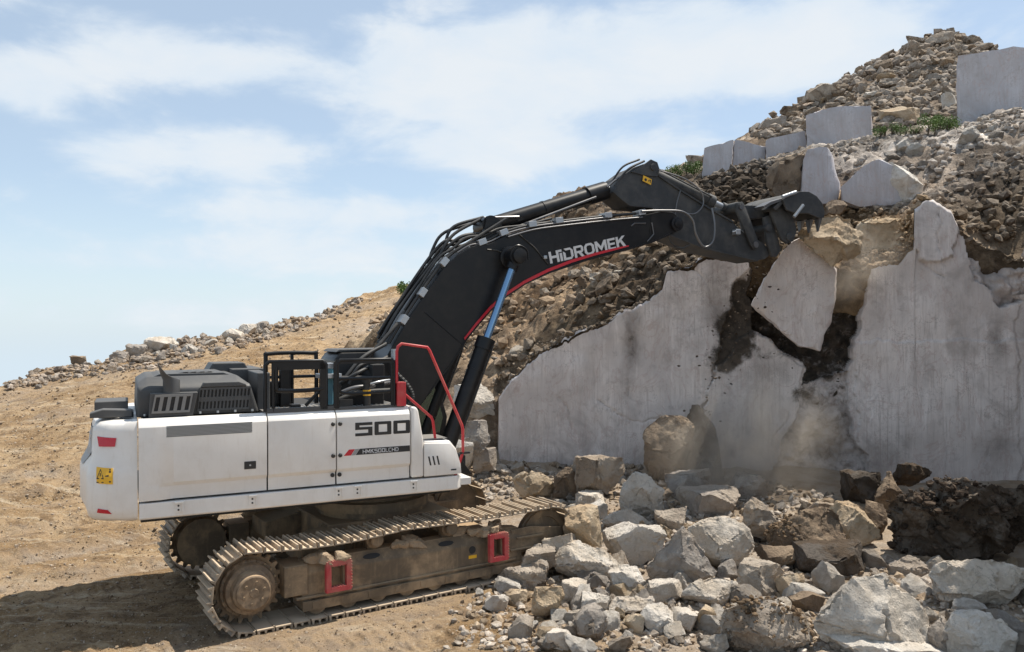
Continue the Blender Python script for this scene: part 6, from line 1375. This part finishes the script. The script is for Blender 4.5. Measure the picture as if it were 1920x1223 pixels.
for i, (x, z, ang_) in enumerate(((.42, 3.86, 56), (.72, 4.28, 55), (1.08, 4.76, 50), (1.72, 5.10, 20), (2.10, 5.27, 22), (2.62, 5.43, 9), (3.12, 5.52, 9), (4.08, 5.66, 8), (4.78, 5.75, 12))):
    mb = MB(); c_, s_ = math.cos(R(ang_)), math.sin(R(ang_)); q = [(-.07, -.045), (.07, -.045), (.07, .05), (-.07, .05)]; mb.prism([(x + a * c_ - b * s_, z + a * s_ + b * c_) for a, b in q], -.385, -.17); up(mb, 'hose_clamp', P['clamp'], .006, parent=boom)
for (x, z, x2, z2) in ((2.34, 5.27, 2.90, 4.78), (1.80, 4.98, 2.08, 4.93)):
    mb = MB(); mb.tube([(x, -BW - .012, z), ((x + x2) / 2 + .03, -BW - .012, (z + z2) / 2 + .02), (x2, -BW - .012, z2)], .011, 6); up(mb, 'grease_line', P['hose'], parent=boom)
mb = MB(); mb.tube([(4.55, -BW - .014, 5.50), (4.62, -BW - .014, 5.55), (4.85, -BW - .014, 5.56)], .012, 6); mb.tube([(4.98, -BW - .014, 5.58), (5.02, -BW - .014, 5.38), (4.88, -BW - .014, 5.24)], .012, 6); up(mb, 'grease_line', P['pipe'], parent=boom)
mb = MB(); mb.box(2.80, 2.86, -BW - .06, -BW, 4.86, 4.92); up(mb, 'work_lamp', P['clamp'], .01, parent=boom)
# ribbed hose beside the boom foot
pth = curve([(.20, -.52, 3.30), (.20, -.55, 3.10), (.36, -.62, 2.90), (.44, -.66, 2.72), (.36, -.66, 2.60), (.16, -.62, 2.55)], 10)
rr = [.036 if k % 2 else .030 for k in range(len(pth))]
mb = MB(); mb.tube(pth, rr, 10); ch = up(mb, 'ribbed_hose', P['hose']); mb = MB(); mb.cyl((.20, -.52, 3.26), (.20, -.52, 3.42), .045, 12); up(mb, 'hose_fitting', P['clamp'], parent=ch)

# ---------------- arm, bucket linkage and bucket
AW = .27
arm_p = [(4.245, 6.09), (4.30, 6.20), (4.412, 6.36), (4.681, 6.545), (4.90, 6.635), (5.06, 6.655), (5.15, 6.60), (5.178, 6.45), (5.699, 6.207), (6.342, 5.926), (6.90, 5.70), (7.25, 5.48), (7.62, 5.36), (7.80, 5.24), (7.80, 5.10), (7.68, 5.03), (7.499, 5.015), (6.222, 5.205), (5.55, 5.38), (5.38, 5.50), (5.073, 5.85), (4.75, 5.86), (4.596, 5.86), (4.46, 5.94), (4.33, 6.02)]
mb = MB(); mb.prism(arm_p, -AW, AW); arm = up(mb, 'arm', P['armgrey'], .014, 2)
mb = MB(); mb.prism([(4.60, 6.46), (4.86, 6.60), (5.03, 6.72), (5.17, 6.68), (5.22, 6.55), (5.17, 6.42), (4.9, 6.42)], -AW - .03, -AW); mb.prism([(4.60, 6.46), (4.86, 6.60), (5.03, 6.72), (5.17, 6.68), (5.22, 6.55), (5.17, 6.42), (4.9, 6.42)], AW, AW + .03); mb.cyl((5.07, -AW - .06, 6.58), (5.07, AW + .06, 6.58), .06, 16); up(mb, 'cylinder_ear', P['armgrey'], .006, parent=arm)
mb = MB(); mb.prism([(5.40, 5.43), (6.222, 5.205), (7.499, 5.015), (7.49, 4.985), (6.21, 5.17), (5.40, 5.39)], -AW - .035, AW + .035); mb.prism([(5.2, 6.46), (5.699, 6.222), (6.342, 5.941), (6.9, 5.715), (6.89, 5.69), (6.33, 5.91), (5.69, 6.19), (5.2, 6.43)], -AW - .03, AW + .03); up(mb, 'arm_flange', P['armgrey'], parent=arm)
mb = MB(); q = [(4.86, 6.42), (5.04, 6.36), (5.02, 6.26), (4.84, 6.32)]; mb.prism(q, -AW - .036, -AW - .031); wl2 = up(mb, 'warning_label', P['yellow'], parent=arm)
mb = MB()
for (cx_, cz_, r_) in ((4.905, 6.345, .026), (4.975, 6.33, .014)): mb.cyl((cx_, -AW - .040, cz_), (cx_, -AW - .036, cz_), r_, 12)
mb.prism([(4.985, 6.355), (5.02, 6.345), (5.01, 6.29), (4.998, 6.295), (5.003, 6.335)], -AW - .040, -AW - .036); up(mb, 'label_print', P['ink'], parent=arm)
a = Vector((5.10, 0, 6.58)); b = Vector((7.02, 0, 5.99)); dv = (b - a).normalized()
mb = MB(); mb.tube([a, a + dv * 1.52], .105, 20); mb.tube([a + dv * 1.46, a + dv * 1.62], .125, 20); mb.cyl((a.x, -.16, a.z), (a.x, .16, a.z), .12, 18); mb.tube([a + Vector((.2, -.12, .03)), a + dv * 1.5 + Vector((0, -.13, .04))], .016, 6); bc = up(mb, 'bucket_cylinder', P['armgrey'], smooth=40)
mb = MB(); mb.tube([a + dv * 1.62, b], .058, 16); up(mb, 'piston_rod', P['clamp'], smooth=40, parent=bc)
mb = MB(); mb.cyl((b.x, -.30, b.z), (b.x, .30, b.z), .10, 18); mb.tube([b - dv * .16, b], .09, 14)
for sy in (-1, 1):
    y0, y1 = sy * .29, sy * .345
    mb.prism([(6.93, 6.06), (7.08, 6.09), (7.16, 5.98), (7.48, 5.33), (7.45, 5.22), (7.36, 5.20), (7.28, 5.27), (6.93, 5.93)], y0, y1)
lk = up(mb, 'rocker_link', P['armgrey'], .01, smooth=40)
mb = MB(); mb.cyl((7.38, -.37, 5.29), (7.38, .37, 5.29), .06, 16); mb.cyl((7.04, -.37, 5.99), (7.04, .37, 5.99), .055, 16); up(mb, 'link_pin', P['pipe'], smooth=40, parent=lk)
mb = MB(); mb.prism([(6.95, 5.93), (7.05, 6.09), (7.20, 6.06), (7.86, 6.08), (7.98, 5.99), (7.93, 5.88), (7.80, 5.86), (7.45, 5.80), (7.15, 5.88)], -.20, .20); up(mb, 'push_link', P['armgrey'], .012)
mb = MB(); mb.box(6.88, 6.99, -AW - .12, -AW, 5.46, 5.56); mb.tube([(6.80, -AW - .10, 5.50), (6.95, -AW - .10, 5.54)], .02, 6); up(mb, 'grease_fitting', P['clamp'], .01, parent=arm)
for pth, mt, r_ in ((curve([(4.75, -.40, 5.76), (5.20, -.41, 5.80), (5.62, -.42, 5.80), (5.84, -.42, 5.66), (5.92, -.42, 5.40), (6.10, -.42, 5.19), (6.30, -.42, 5.30), (6.36, -.40, 5.60), (6.33, -.36, 5.92)], 8), 'pipe', .021), (curve([(5.15, -.36, 6.52), (5.70, -.36, 6.42), (6.05, -.38, 6.22), (6.12, -.38, 5.98), (5.95, -.38, 5.80), (5.72, -.38, 5.78)], 8), 'pipe', .014),
                    (curve([(5.66, -.31, 6.20), (5.58, -.31, 5.98), (5.54, -.31, 5.74)], 5), 'pipe', .011), (curve([(5.36, -.30, 5.42), (5.46, -.30, 5.24), (5.66, -.30, 5.16), (5.86, -.30, 5.22)], 6), 'hose', .016), (curve([(5.3, .1, 6.5), (5.9, .1, 6.42), (6.5, .1, 6.2)], 6), 'hose', .018), (curve([(4.3, -.24, 6.2), (4.55, -.28, 6.5), (4.9, -.28, 6.68)], 6), 'hose', .02), (curve([(4.28, -.18, 6.28), (4.50, -.2, 6.56), (4.85, -.2, 6.72)], 6), 'hose', .018)):
    mb = MB(); mb.tube(pth, r_, 8); up(mb, 'hydraulic_hose', P[mt], smooth=60, parent=arm)
# bucket curled back: ears, shell, side plates, teeth
mb = MB(); out_ = [(7.66, 5.98), (7.85, 6.14), (8.05, 6.26), (8.30, 6.33), (8.52, 6.34), (8.72, 6.27), (8.86, 6.15), (8.93, 6.0), (8.92, 5.86)]; inn = [(8.86, 5.88), (8.86, 6.0), (8.80, 6.11), (8.68, 6.2), (8.50, 6.265), (8.31, 6.255), (8.08, 6.19), (7.90, 6.08), (7.72, 5.93)]
mb.prism(out_ + inn, -.54, .54); bk = up(mb, 'bucket', P['armgrey'], .01, smooth=30)
for sy in (-1, 1):
    mb = MB(); mb.prism(out_[1:] + [(8.80, 5.84), (8.50, 5.92), (8.20, 5.90), (7.95, 5.95)], sy * .54, sy * .585); up(mb, 'side_plate', P['armgrey'], .006, parent=bk)
    mb = MB(); mb.prism([(7.70, 6.02), (8.02, 6.19), (8.10, 6.16), (8.33, 5.72), (8.36, 5.58), (8.28, 5.40), (8.12, 5.33), (7.98, 5.40), (7.86, 5.62), (7.72, 5.88)] if sy else [], sy * .36, sy * .42); mb.cyl((7.86, sy * .35, 6.0), (7.86, sy * .45, 6.0), .065, 16); mb.cyl((8.16, sy * .35, 5.46), (8.16, sy * .45, 5.46), .085, 18); up(mb, 'bucket_ear', P['armgrey'], .01, smooth=35, parent=bk)
mb = MB(); mb.prism([(7.60, 5.82), (7.78, 5.88), (7.98, 5.40), (8.02, 5.20), (7.92, 5.08), (7.80, 5.08), (7.70, 5.3)], -.34, -.28); mb.prism([(7.60, 5.82), (7.78, 5.88), (7.98, 5.40), (8.02, 5.20), (7.92, 5.08), (7.80, 5.08), (7.70, 5.3)], .28, .34); mb.cyl((7.70, -.38, 5.62), (7.70, .38, 5.62), .08, 16); up(mb, 'tip_link', P['armgrey'], .01, smooth=35)
for k in range(5):
    y = -.46 + k * .23; mb = MB(); mb.loft([[(8.94, y - .07, 5.88), (8.94, y + .07, 5.88), (8.85, y + .07, 5.86), (8.85, y - .07, 5.86)], [(8.88, y - .02, 5.60), (8.88, y + .02, 5.60), (8.86, y + .02, 5.59), (8.86, y - .02, 5.59)]]); up(mb, 'bucket_tooth', P['pipe'], .006, parent=bk)
mb = MB(); mb.tube([(7.82, -.60, 6.19), (8.15, -.62, 6.30)], .035, 8); up(mb, 'side_cutter', P['clamp'], .004, parent=bk); mb = MB(); mb.tube([(8.10, -.61, 5.82), (8.32, -.63, 6.06)], .035, 8); up(mb, 'side_cutter', P['clamp'], .004, parent=bk)
mb = MB(); mb.prism([(7.40, 6.00), (7.60, 6.10), (7.96, 6.20), (7.98, 6.17), (7.62, 6.04), (7.42, 5.96)], -.55, -.30); mb.prism([(7.40, 6.00), (7.60, 6.10), (7.96, 6.20), (7.98, 6.17), (7.62, 6.04), (7.42, 5.96)], .30, .55); up(mb, 'wear_bar', P['pipe'], .005, parent=bk)
